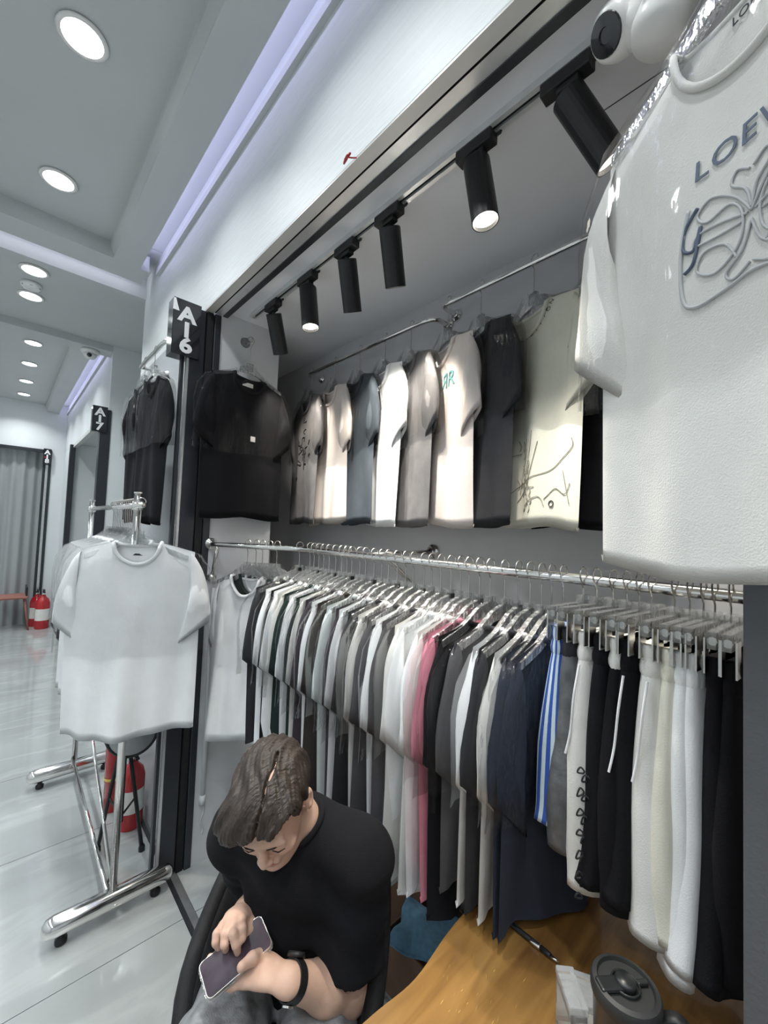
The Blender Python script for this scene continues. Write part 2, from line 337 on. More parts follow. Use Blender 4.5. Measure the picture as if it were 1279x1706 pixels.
# A17 block
struct('wall_block_side', box((-4.53, .66, 0), (-4.45, 2.4, 3.34)), M['white_paint'], 'white end wall of the next shop block across the aisle')
struct('wall_block_header', box((-8.02, YF, 2.6), (-4.531, .72, 3.34)), M['header'], 'white header above the next shop opening')
struct('wall_block_pier', box((-8.02, YF, 0), (-7.02, .74, 2.6)), M['white_paint'], 'white wall strip between the two far shops')
struct('wall_block_back', box((-7.1, 1.75, 0), (-4.53, 1.83, 2.7)), M['white_paint'], 'white back wall inside the next shop')
struct('wall_block_left', box((-7.1, .74, 0), (-7.02, 1.75, 2.7)), M['white_paint'], 'white far side wall inside the next shop')
struct('ceiling_block', box((-7.1, .72, 2.62), (-4.53, 1.8, 2.7)), M['ceil'], 'white ceiling inside the next shop')
struct('door_2', box((-4.53, .60, 0), (-4.44, .68, 2.6)), M['dark_profile'], 'dark metal right jamb of the next shop', bevel=.003)
struct('door_3', box((-7.02, .62, 0), (-6.93, .68, 2.6)), M['dark_profile'], 'dark metal left jamb of the next shop', bevel=.003)
struct('trim_7', MB().box((-6.95, .655, 2.56), (-4.5, .70, 2.6)), M['soffit'], 'metal soffit of the next shop opening')
struct('wall_aisle_end', box((-4.45, 2.4, 0), (-3.2, 2.48, 3.3)), M['white_paint'], 'white wall closing the cross aisle')
# end of corridor: shop with shutter facing us
struct('wall_end', MB().box((-8.3, -1.95, 2.6), (-8.02, .74, 3.34)).box((-8.3, .505, 0), (-8.02, .74, 2.6)), M['white_paint'], 'white end wall of the corridor above the shutter')
sh = MB(); n = 120
V = []; F = []
for i in range(n + 1):
    y = -1.95 + i * (2.36 / n); x = -8.14 + .018 * math.sin(i * 1.05) + .02 * math.sin(i * .31)
    V += [(x, y, 0), (x, y, 2.6)]
for i in range(n): F.append((2 * i, 2 * i + 2, 2 * i + 3, 2 * i + 1))
sh.add(V, F); struct('door_4', sh, M['shutter'], 'grey corrugated curtain closing the end shop', smooth=True)
d5 = struct('door_5', box((-8.06, .405, 0), (-8.0, .435, 2.61)), M['dark_profile'], 'dark door column with a pale strip at the end shop')
build('pale_strip', box((-8.05, .436, 0), (-8.0, .466, 2.6)), M['silver_line'], d5)
build('outer_profile', box((-8.06, .467, 0), (-8.0, .50, 2.61)), M['dark_profile'], d5)
struct('trim_8', box((-8.05, -1.95, 2.575), (-8.0, .5, 2.62)), M['dark_profile'], 'dark lintel of the end shop')
# corridor ceiling: bays with raised tray, border and cove slot
def bay(x0, x1, tag_):
    struct('ceiling_tray_' + tag_, box((x0, -1.95, 3.3), (x1, .55, 3.36)), M['ceil'], 'raised corridor ceiling tray, ' + tag_ + ' bay')
    struct('ceiling_slot_' + tag_, box((x0, .55, 3.335), (x1, .69, 3.38)), M['ceil'], 'cove slot top along the header, ' + tag_ + ' bay')
    # border with a coved inner step
    prof = [(.55, 3.2), (.55, 3.3), (.385, 3.3), (.388, 3.27), (.398, 3.24), (.406, 3.215), (.406, 3.2)]
    mb = MB(); k = len(prof)
    mb.add([(x0, y, z) for y, z in prof] + [(x1, y, z) for y, z in prof], [tuple(range(k)), tuple(range(2 * k - 1, k - 1, -1))] + [(i, k + i, k + (i + 1) % k, (i + 1) % k) for i in range(k)])
    b = struct('trim_border_' + tag_, mb, M['ceil'], 'ceiling border between the tray and the cove light, ' + tag_ + ' bay')
    mb = box((x0, -1.75, 3.2), (x1, -1.61, 3.3)); struct('trim_far_border_' + tag_, mb, M['ceil'], 'far ceiling border, ' + tag_ + ' bay')
    struct('trim_lip_' + tag_, box((x0, .64, 3.2), (x1, YF, 3.235)), M['ceil'], 'thin lip at the foot of the cove, ' + tag_ + ' bay')
bay(-2.95, 2.6, 'near'); bay(-8.02, -4.62, 'end')
struct('ceiling_cross', MB().box((-4.45, -1.95, 3.2), (-3.305, .94, 3.36)).box((-4.45, .94, 3.2), (-3.305, 2.4, 3.3)), M['ceil'], 'flat corridor ceiling over the cross aisle')
struct('trim_cross_border', MB().box((-3.14, -1.95, 3.2), (-2.95, .55, 3.3)).box((-3.14, .55, 3.2), (-2.95, .60, 3.3)), M['ceil'], 'ceiling border at the end of the near tray')
struct('ceiling_cross_slot', box((-3.305, -1.95, 3.33), (-2.9, .69, 3.38)), M['ceil'], 'top of the cross cove slot')
struct('trim_cross_lip', box((-3.33, -1.95, 3.17), (-3.27, YF, 3.25)), M['ceil'], 'lip of the cross cove')
struct('trim_beam', box((-4.62, -1.95, 3.14), (-4.45, YF, 3.36)), M['ceil'], 'dropped ceiling beam before the end bay', bevel=.004)
# cove strips (the real light source of the lavender glow)
for i, (a, b, lab) in enumerate((((-2.93, .551, 3.262), (2.55, .559, 3.282), 'lavender cove light strip above the near shop header'),
                                 ((-7.95, .551, 3.262), (-4.66, .559, 3.282), 'lavender cove light strip in the far ceiling bay'),
                                 ((-3.150, -1.9, 3.265), (-3.141, .6, 3.285), 'white cove light strip across the corridor ceiling'))):
    o = build('cove_light', box(a, b), M['glow_cove'] if i < 2 else emis('glow_cross', (.85, .86, 1), COVE_E), None); tag(o, lab, 'light')
# ceiling access hatch in the shop
hatch = struct('trim_hatch', MB().box((-.362, 1.02, ZC - .0012), (-.36, 1.36, ZC)).box((-.362, 1.02, ZC - .0012), (-.02, 1.022, ZC)).box((-.022, 1.02, ZC - .0012), (-.02, 1.36, ZC)).box((-.362, 1.358, ZC - .0012), (-.02, 1.36, ZC)), M['dark_profile'], 'thin dark outline of a ceiling access hatch')

# ================================================================== CEILING FITTINGS
dl_ring = MB().lathe([(.062, .0), (.076, -.002), (.078, -.008), (.068, -.012), (.062, -.010)], n=28, cap=False).mesh('ring')
dl_disc = MB().lathe([(.0005, -.0085), (.062, -.0085)], n=28, cap=False).mesh('diffuser')
names = {}
for i, (x, y, z) in enumerate(DOWN):
    bayn = 'near ceiling tray' if x > -3 else ('flat aisle ceiling' if x > -4.5 else 'far ceiling tray')
    row = 'by the shops' if y > -.5 else 'across the corridor'
    k = names.get((bayn, row), 0); names[(bayn, row)] = k + 1
    order = 'counted from the far end' if x > -3 else 'counted from the camera'
    t = thing('downlight', f'round white downlight in the {bayn} {row}, {ORD[k]} {order}'.replace('counted ', ''), 'light', (x, y, z), group='round ceiling downlights')
    put('ring', dl_ring, M['white_plastic'], t, smooth=True); put('diffuser', dl_disc, M['glow_white'], t)
t = thing('smoke_detector', 'white round smoke detector between two downlights on the flat ceiling', 'detector', (-3.7, .055, 3.2))
build('housing', MB().lathe([(.055, 0), (.06, -.012), (.055, -.03), (.04, -.038), (.001, -.04)], n=24), M['white_plastic'], t, smooth=True)
for k in range(6):
    a_ = k * PI / 3; build('vent', box((.046 * math.cos(a_) - .008, .046 * math.sin(a_) - .008, -.032), (.046 * math.cos(a_) + .008, .046 * math.sin(a_) + .008, -.026)), M['right_panel'], t)
p = at(150, 597, X=-4.55)
t = thing('dome_camera', 'small white dome security camera under the ceiling beam', 'camera', (-4.56, p[1], 3.14))
build('base', MB().lathe([(.07, 0), (.075, -.015), (.06, -.035)], n=24), M['white_plastic'], t, smooth=True)
build('dome', MB().lathe([(.052, -.035), (.05, -.055), (.035, -.075), (.001, -.085)], n=24), M['white_plastic'], t, smooth=True)
build('lens', MB().lathe([(.02, 0), (.018, .012), (.001, .016)], (.038, -.01, -.055), (.9, -.1, -.3), n=16), M['lens_black'], t, smooth=True)
# track and spotlights
YT = .858
t = thing('light_track', 'white aluminium lighting track along the shop ceiling', 'track', (0, YT, ZC))
build('channel', MB().box((-1.93, -.018, -.02), (.33, -.006, 0)).box((-1.93, .006, -.02), (.33, .018, 0)), M['alu'], t)
build('slot', box((-1.915, -.006, -.012), (.33, .006, 0)), M['black_gap'], t)
build('end_cap', box((-1.938, -.019, -.021), (-1.93, .019, 0)), M['white_plastic'], t)
LAMPS = [(-1.725, -.055, 'black spotlight nearest the side panel, first on the ceiling track'), (-1.435, -.083, 'black spotlight with a glowing warm rim, second on the ceiling track'),
         (-1.175, -.05, 'black spotlight, third from the side panel on the ceiling track'), (-.951, -.04, 'black spotlight hanging straight, fourth on the ceiling track'),
         (-.619, -.012, 'black spotlight with a bright round lamp face, fifth on the ceiling track'), (-.381, .07, 'large black spotlight tilted right beside the white camera')]
for i, (x, dx, lab) in enumerate(LAMPS):
    t = thing('track_spotlight', lab, 'spotlight', (x, YT, ZC - .02), group='black track spotlights')
    build('adapter', MB().box((-.055, -.017, -.03), (.055, .017, 0)).box((-.02, -.012, -.045), (.03, .012, -.03)), M['black_plastic'], t, bevel=.003)
    build('latch', MB().tube([(.05, .012, -.006), (.064, .014, -.004), (.066, .016, .008)], .004, 6), M['black_plastic'], t)
    top = np.array([.0, .004, -.05]); end = np.array([dx, .079, -.20]) if i not in (1, 4) else np.array([.022 if i == 1 else .028, .012, -.222]); ax = end - top; L = np.linalg.norm(ax); ax /= L
    build('stem', MB().tube([(0, 0, -.03), tuple(top + ax * .012)], .008, 10), M['black_plastic'], t)
    build('barrel', MB().lathe([(.001, 0), (.033, 0), (.035, .003), (.035, L), (.0325, L), (.0325, L - .012)], tuple(top), tuple(ax), n=28, cap=False), M['black_lamp'], t)
    smooth_angle(t.children[-1], 40)
    build('lamp_face', MB().lathe([(.0005, L - .012), (.0325, L - .012)], tuple(top), tuple(ax), n=24, cap=False), M['glow_warm'], t)  # every head on the track has a lit face and a beam
    l = bpy.data.lights.new('spot_beam', 'SPOT'); l.energy = SPOT_W * (1 if i in (1, 3, 4) else .75); l.color = (1, .93, .80); l.spot_size = math.radians(76); l.spot_blend = .8; l.shadow_soft_size = .022
    lo = bpy.data.objects.new('spot_beam', l); COL.objects.link(lo)
    lo.location = Vector((x, YT, ZC - .02)) + Vector(end + ax * .006); lo.rotation_euler = Vector(ax).to_track_quat('-Z', 'Y').to_euler()
# pan-tilt camera
c0 = at(1036, 45, Y=.78)
t = thing('security_camera', 'white rounded pan-tilt camera with a black lens on the shop ceiling', 'camera', (c0[0], c0[1], c0[2]))
hd = Vector((-.35, -.55, -.5)).normalized()
sp = MB().lathe([(.001, -.05), (.022, -.046), (.038, -.032), (.044, -.01), (.045, .012), (.041, .03), (.034, .04), (.001, .042)], (0, 0, 0), hd, n=28); smooth_angle(build('head', sp, M['white_plastic'], t), 60)
build('lens_face', MB().lathe([(.031, .0405), (.030, .0445), (.012, .046), (.011, .043), (.0005, .043)], (0, 0, 0), hd, n=24), M['lens_black'], t, smooth=False)
b2 = at(1100, 20, Y=.775) - c0
build('body', MB().lathe([(.038, -.02), (.047, .0), (.05, .03), (.048, .07), (.04, .085), (.001, .088)], tuple(b2 - np.array([0, 0, .03])), (.35, .1, 1), n=28), M['white_plastic'], t, smooth=True)
build('yoke', MB().tube([(0, 0, 0), tuple(b2 * .5), tuple(b2)], [.036, .04, .042], 16), M['white_plastic'], t, smooth=True)
gr = build('speaker_ring', MB().lathe([(.026, 0), (.028, .004), (.022, .006), (.016, .004), (.012, .006), (.0005, .006)], tuple(b2 + np.array([.012, -.046, .012])), (.2, -1, -.2), n=24), M['alu'], t, smooth=True)
build('bracket', MB().lathe([(.035, 0), (.035, ZC - c0[2] - b2[2] - .04)], tuple(b2 + np.array([.02, .01, .04])), n=20), M['white_plastic'], t)

# ================================================================== SIGNS
def sign(name, label, lo, hi, txt, size, xs, gap, marks=False):
    t = thing(name, label, 'sign', ((lo[0] + hi[0]) / 2, (lo[1] + hi[1]) / 2, lo[2]))
    o = Vector(t.location); build('box', box(Vector(lo) - o, Vector(hi) - o), M['sign_black'], t, bevel=.002)
    h = hi[2] - lo[2]
    for k, ch in enumerate(txt):
        me = text_mesh(ch, size, .0008, boldness=.0035); zc = lo[2] + h - gap[0] - k * gap[1]
        # bold: thicken sideways
        map_mesh(me, lambda c: Vector((xs + .001 + c.z, (lo[1] + hi[1]) / 2 + c.x * 1.15, zc + c.y)) - o)
        put('letter', me, M['sign_white'], t)
    return t
s = sign('shop_sign', 'black box sign reading A16 at the top of the dark column', (-2.09, .515, 2.372), (-2.012, .638, 2.632), 'A16', .098, -2.012, (.07, .072))
build('white_blob', MB().add([(.0398, -.063, .20), (.0398, -.035, .20), (.0398, -.045, .23), (.0398, -.052, .255), (.0398, -.062, .255)], [(0, 1, 2, 3, 4)]), M['sign_white'], s)  # irregular white blob at an upper corner of the sign face
s = sign('shop_sign', 'small black box sign reading A17 above the next shop', (-4.50, .535, 2.385), (-4.425, .648, 2.618), 'A17', .095, -4.425, (.055, .066))
s = sign('shop_sign', 'tiny black box sign reading A18 at the end of the corridor', (-8.0, .398, 2.392), (-7.95, .492, 2.63), 'A18', .085, -7.95, (.055, .066))
build('red_mark', box((.0255, -.034, .10), (.027, -.012, .115)), M['red_gloss'], s)

# ================================================================== RAILS
def flange(name, loc, axis, parent, r=.03):
    o = build(name, MB().lathe([(r, 0), (r, .005), (r * .85, .011), (.016, .016), (.016, .02)], loc, axis, n=24), M['chrome'], parent, smooth=True); return o
ZR = 1.503; YR = .99; RR = .0125
t = thing('clothes_rail', 'long chrome clothes rail holding the lower row of garments', 'rail', (-2.0, .74, ZR))
o = np.array(t.location)
pts = [np.array((-2.02, .745, ZR))] + smoothcurve([(-1.985, .745, ZR), (-1.945, .758, ZR), (-1.80, .833, ZR), (-1.68, .918, ZR), (-1.60, .972, ZR), (-1.50, YR, ZR)], 6) + [np.array((x, YR, ZR)) for x in (-1.2, -.6, 0, .35)]
build('tube', MB().tube([p - o for p in pts], RR, 14), M['chrome'], t, smooth=True)
flange('flange', tuple(np.array((-2.02, .745, ZR)) - o), (1, 0, 0), t); flange('flange', tuple(np.array((-2.02, .757, 1.34)) - o), (1, 0, .3), t, .024)
build('brace', MB().tube([np.array((-2.015, .757, 1.345)) - o, np.array((-1.955, .756, ZR)) - o], .009, 10), M['chrome'], t, smooth=True)
build('bracket_arm', MB().tube([np.array((-1.155, YR, ZR)) - o, np.array((-1.155, YB, ZR + .012)) - o], .0095, 10), M['chrome'], t, smooth=True)
flange('flange', tuple(np.array((-1.155, YB, ZR + .012)) - o), (0, -1, 0), t, .034)
for dx in (0, .018): build('brace', MB().tube([np.array((-1.15 + dx, 1.07, ZR)) - o, np.array((-1.15 + dx, YB, 1.29)) - o], .006, 8), M['chrome'], t, smooth=True)
# upper rails
YU = 1.275
def upper(label, x0, x1, z):
    t = thing('clothes_rail', label, 'rail', (x0, YU, z)); o = np.array(t.location)
    pts = smoothcurve([(x0 - .02, YB, z), (x0 - .02, YU + .03, z), (x0 - .01, YU + .006, z), (x0 + .03, YU, z)], 5) + smoothcurve([(x1 - .05, YU, z), (x1 - .012, YU + .008, z), (x1 + .01, YU + .035, z), (x1 + .012, YB, z)], 5)
    build('tube', MB().tube([p - o for p in pts], .0105, 12), M['chrome'], t, smooth=True)
    flange('flange', tuple(np.array((x0 - .02, YB, z)) - o), (0, -1, 0), t, .026); flange('flange', tuple(np.array((x1 + .012, YB, z)) - o), (0, -1, 0), t, .026)
    return t
upper('upper left chrome rail on the back wall holding five short sleeved shirts', -2.055, -1.12, 2.502)
upper('upper right chrome rail on the back wall close under the ceiling', -1.045, .2, 2.532)

# ================================================================== GARMENTS
class Tee:
    """a t-shirt on a hanger: origin at the hook, x along the hanger, z down to the hem, +y the front"""
    def __init__(s, seed, L=.72, ws=.205, wb=.235, nw=.085, top=-.155, th=.022, wave=.012, cov=True, covl=.40, slv=.075, folds=1.0, nv=22, nu=26, nd_=.085, slope=.27, sl=1.2, cr=.0075):
        r = np.random.default_rng(seed); s.L = L; s.ws = ws; s.wb = wb; s.nw = nw; s.top = top; s.th = th; s.nd = nd_; s.slope = slope; s.slen = sl; s.cr = cr
        s.ph = r.uniform(0, 6.28, 8); s.wave = wave; s.folds = folds; s.sk = r.uniform(-.015, .015)
        s.body = mk('body', *s._body(nu, nv), smooth=True)
        s.sl = [mk('sleeve', *s._sleeve(d, slv, r), smooth=True) for d in (-1, 1)]
        s.collar = mk('collar', *s._collar(), smooth=True)
        s.cover = mk('plastic_cover', *s._cover(covl, r), smooth=True) if cov else None
    def z0(s, x, front):
        ax = abs(x)
        if ax < s.nw: return -(s.nd if front else .018) * math.sqrt(max(0, 1 - (ax / s.nw) ** 2))
        return -s.slope * (ax - s.nw)
    def W(s, q): 
        a = min(1, q / .3); return s.ws + (s.wb - s.ws) * a * a * (3 - 2 * a)
    def yc(s, u, q):
        p = s.ph
        return s.wave * q * (1.2 * math.sin(2.3 * u + p[0] + q) + .8 * math.sin(5.1 * u + p[1]) * q) + s.folds * .006 * q * math.sin(11 * u + p[2] + 1.5 * q)
    def front(s, x, z):
        zz = z - s.top; zt = s.z0(x, True); q = max(0, min(1, (zt - zz) / (zt + s.L))); u = max(-1, min(1, x / s.W(q))); return s._y(u, q, x, 1)
    def _y(s, u, q, x, sg):
        e = (1 - abs(u) ** 3.0) ** .6 if abs(u) < 1 else 0
        tt = s.th * (.35 + .65 * min(1, q / .25)) * e
        if abs(x) > s.nw * 1.02: tt *= min(1, .15 + q / .12)
        fo = s.folds * .005 * e * (math.sin(7 * u + s.ph[3] + 2 * q) * math.sin(3.1 * q + s.ph[4]) + .6 * math.sin(13 * u + s.ph[5] - 3 * q) * q)
        return sg * (tt + (fo if sg > 0 else -fo * .5)) + s.yc(u, q)
    def _body(s, nu, nv):
        V = []; F = []
        us = np.linspace(-1, 1, nu + 1)
        for sg in (1, -1):
            base = len(V)
            for j in range(nv + 1):
                q = j / nv; q = q ** 1.15
                for u in us:
                    x = u * s.W(q); xt = u * s.ws; zt = s.z0(xt, sg > 0)
                    hem = .007 * math.sin(4 * u + s.ph[6]) + s.sk * u
                    z = zt * (1 - q) + (-s.L + hem) * q
                    V.append((x, s._y(u, q, xt if q < .1 else x, sg) if abs(u) < 1 else s.yc(u, q), s.top + z))
            for j in range(nv):
                for i in range(nu):
                    a = base + j * (nu + 1) + i; b = a + nu + 1
                    F.append((a, b, b + 1, a + 1) if sg > 0 else (a, a + 1, b + 1, b))
            # hem turned under
            h0 = base + nv * (nu + 1); hb = len(V)
            for i in range(nu + 1):
                x, y, z = V[h0 + i]; V.append((x, y - sg * .004, z + .012))
            for i in range(nu): F.append((h0 + i, hb + i, hb + i + 1, h0 + i + 1))
        return V, F
    def _sleeve(s, d, slv, r):
        V = []; F = []; n = 16; k = 9; zs = s.z0(s.ws, True); w1 = r.uniform(-.012, .012)
        for i in range(k + 1):
            q = i / k
            O = np.array([s.ws - .012 + (slv + .012) * (1 - (1 - q) ** 1.8), zs - .005 - .235 * s.slen * q ** 1.25])
            I = np.array([s.wb - .035 - .045 * q, zs - .19 - (.135 * s.slen ** 2 + w1) * q])
            c = (O + I) / 2; hv = (O - I) / 2; tk = (.016 + .012 * math.sin(PI * min(1, q * 1.1))) * (1.1 - .2 * q)
            for j in range(n):
                a = 2 * PI * j / n; p_ = c + math.cos(a) * hv
                V.append((d * p_[0], math.sin(a) * tk + s.yc(d, min(1, .45 * q)) + .004 * math.sin(9 * q + 2 * a + s.ph[7]), s.top + p_[1]))
        # cuff return
        for j in range(n):
            x, y, z = V[k * n + j]; cx = np.mean([V[k * n + jj] for jj in range(n)], axis=0)
            V.append((x + (cx[0] - x) * .12 - d * .004, y + (cx[1] - y) * .3, z + (cx[2] - z) * .12 + .02))
        for i in range(k + 1):
            for j in range(n):
                a, b, c_, e = i * n + j, i * n + (j + 1) % n, (i + 1) * n + (j + 1) % n, (i + 1) * n + j
                F.append((a, b, c_, e) if d > 0 else (a, e, c_, b))
        return V, F
    def _collar(s):
        pts = []; n = 22
        for i in range(n):
            a = PI * i / n; x = s.nw * math.cos(a) * 1.0; pts.append((x, s._y(x / s.ws, .02, x, 1) + .003, s.top - s.nd * math.sin(a) - .004))
        for i in range(n):
            a = PI * i / n; x = -s.nw * math.cos(a); pts.append((x, s._y(x / s.ws, .02, x, -1) - .002, s.top - .018 * math.sin(a) + .001))
        mb = MB().tube(pts, s.cr, 8, closed=True); return mb.v, mb.f
    def _cover(s, covl, r):
        V = []; F = []; n = 40; zs = [.055, .03, .004, -.015, -.045, -.10, -.17, -.25, -.33, -covl]
        wsd = [.03, .045, .085, .15, s.ws + .025, s.ws + .062, s.ws + .074, s.ws + .07, s.ws + .066, s.ws + .07]
        for i, (z, w_) in enumerate(zip(zs, wsd)):
            for j in range(n):
                a = 2 * PI * j / n; ca, sa = math.cos(a), math.sin(a)
                x = w_ * math.copysign(abs(ca) ** .8, ca); tk = .012 + .022 * min(1, i / 4)
                wr = .005 * math.sin(7 * a + s.ph[1] + i * .6) + .004 * math.sin(13 * a + s.ph[2] - i * .9)
                yv = math.copysign(abs(sa) ** .7, sa) * (tk + wr) + s.yc(max(-1, min(1, x / s.wb)), max(0, -z / s.L))
                V.append((x, yv, s.top + z + (.008 * math.sin(3 * a + s.ph[0]) if i == len(zs) - 1 else 0)))
        for i in range(len(zs) - 1):
            for j in range(n): F.append((i * n + j, (i + 1) * n + j, (i + 1) * n + (j + 1) % n, i * n + (j + 1) % n))
        return V, F
def place_tee(tee, label, loc, ang, material, group, collar=None, cover='film', tilt=0):
    """ang: world direction of local +x (degrees)"""
    t = thing('t_shirt', label, 't-shirt', loc, math.radians(ang), group)
    put('body', tee.body, material, t)
    for m_ in tee.sl: put('sleeve', m_, material, t)
    put('collar', tee.collar, collar or material, t)
    if tee.cover and cover: put('plastic_cover', tee.cover, M[cover], t)
    return t
# hanger: steel hook and clear acrylic body
def hanger_meshes(top, half, drop=.055):
    hk = []
    for i in range(15):
        a = math.radians(-35 + 235 * i / 14); hk.append((.0165 * math.cos(PI - a), 0, .0015 - .0165 + .0165 * math.sin(a) + .016))
    hk = hk[::-1] if hk[0][2] < hk[-1][2] else hk
    pts = hk + [(.0, 0, -.035), (0, 0, top + .038)]
    hook = MB().tube(pts, .0019, 6).mesh('hook')
    b = MB(); prof = []
    for sg in (1, -1):
        c = [(0, top + .02), (sg * .05, top + .008), (sg * half * .6, top - drop * .5), (sg * half, top - drop)]
        hw = [.019, .014, .010, .008]; tk = [.006, .006, .007, .008]
        V = []; 
        for (x, z), h_, k_ in zip(c, hw, tk): V += [(x, -k_, z - h_), (x, k_, z - h_), (x, k_, z + h_), (x, -k_, z + h_)]
        F = [(0, 1, 2, 3)] if 0 else []
        for i in range(3):
            for j in range(4): F.append((4 * i + j, 4 * i + (j + 1) % 4, 4 * i + 4 + (j + 1) % 4, 4 * i + 4 + j))
        F.append((12, 13, 14, 15)); b.add(V, F)
    b.box((-.016, -.008, top + .012), (.016, .008, top + .05))
    return hook, b.mesh('hanger_body'), box((-.008, -.0086, top + .026), (.008, .0086, top + .040)).mesh('size_mark')
def place_hanger(hm, label, loc, ang, group):
    t = thing('clothes_hanger', label, 'hanger', loc, math.radians(ang), group)
    put('hook', hm[0], M['steel_wire'], t); put('hanger_body', hm[1], M['acrylic'], t)
    return t
HM = hanger_meshes(-.135, .18); HU = hanger_meshes(-.17, .19)
SIZEM = {}
# ---- lower rail t-shirts
VAR = [Tee(100 + i, L=.645 + .02 * (i % 3), ws=.19, wb=.215, top=-.145, th=.017, wave=.016, covl=.38 + .03 * (i % 2), slv=.045, nv=16, nu=18) for i in range(6)]
VSH = [Tee(160 + i, L=.585 + .012 * i, ws=.19, wb=.215, top=-.145, th=.017, wave=.016, covl=.36, slv=.045, nv=16, nu=18) for i in range(2)]
WH, BK = 'white_cloth', 'black_cloth'
LOW = [(-1.59, 'charcoal_cloth'), (-1.523, WH), (-1.491, BK), (-1.455, WH), (-1.419, 'offwhite_cloth'), (-1.38, 'green_cloth'), (-1.335, WH), (-1.295, 'green_cloth'), (-1.262, 'offwhite_cloth'), (-1.232, 'plum_cloth'),
       (-1.184, WH), (-1.15, 'brown_cloth'), (-1.103, 'mint_cloth'), (-1.062, 'plum_cloth'), (-1.028, WH), (-.985, 'charcoal_cloth'), (-.945, 'offwhite_cloth'), (-.911, 'grey_cloth'), (-.865, WH), (-.833, 'grey_cloth'), (-.797, 'offwhite_cloth'),
       (-.758, WH), (-.723, WH), (-.694, 'offwhite_cloth'), (-.658, 'pink_cloth'), (-.624, BK), (-.580, 'grey_cloth'), (-.540, WH), (-.508, 'charcoal_cloth'), (-.478, 'offwhite_cloth'), (-.452, 'navy'), (-.424, 'navy')]
CN = {'white_cloth': 'white', 'offwhite_cloth': 'off-white', 'mint_cloth': 'pale mint white', 'black_cloth': 'black', 'charcoal_cloth': 'charcoal', 'green_cloth': 'dark green', 'plum_cloth': 'dark plum grey', 'brown_cloth': 'dark brown', 'grey_cloth': 'dark grey', 'pink_cloth': 'pink', 'navy': 'navy'}
PALE = ('white_cloth', 'offwhite_cloth', 'mint_cloth', 'pink_cloth')
for i, (x, c) in enumerate(LOW):
    YR_ = YR - (.012 if i == 0 else 0)
    a = 90 + random.uniform(-4, 4) - 4
    pos = 'from the left on the long lower rail'
    lab = f'{CN[c]} short sleeved t-shirt, {ORD[i]} {pos}'
    if c == 'pink_cloth': lab = 'pink short sleeved t-shirt, the only pink one on the lower rail'
    place_tee(VAR[i % 6] if x < -.585 else VSH[i % 2], lab, (x, YR_, ZR + .0125), a, M[c], 'short sleeved shirts on the lower rail', cover=('film_crisp' if i >= 30 else 'film' if (c not in PALE or i % 4 == 0) else None))
    h = place_hanger(HM, f'clear hanger carrying the {ORD[i]} t-shirt from the left on the lower rail', (x, YR_, ZR + .0125), a, 'clear hangers on the lower rail')
    if i % 3 == 0: put('size_mark', HM[2], M['black_plastic'], h)
# left cluster on the bent part of the rail
THC = 20
TW = Tee(41, L=.72, ws=.175, wb=.195, top=-.15, th=.03, wave=.03, slv=.035, folds=1.6)
TC = Tee(43, L=.72, ws=.19, wb=.21, top=-.145, th=.02, wave=.03, slv=.05)
CL = [((-1.80, .833), THC, TW, WH, 'plain white t-shirt facing the aisle, first garment at the bent end of the lower rail'), ((-1.765, .857), 20, TC, 'green_cloth', 'dark green t-shirt just behind the first white one at the bent rail end'),
      ((-1.74, .876), 20, TC, WH, 'white t-shirt third in the small group at the bent rail end'), ((-1.712, .896), 21, TC, 'mint_cloth', 'pale mint t-shirt fourth in the small group at the bent rail end'), ((-1.682, .917), 22, TC, BK, 'black t-shirt last in the small group at the bent rail end')]
for i, ((x, y), a, te, c, lab) in enumerate(CL):
    place_tee(te, lab, (x, y, ZR + .0125), a + 180, M[c], 'shirts on the bent end of the lower rail', cover='film')
    place_hanger(HM, f'clear hanger carrying the {ORD[i]} shirt at the bent end of the lower rail', (x, y, ZR + .0125), a, 'clear hangers at the bent rail end')

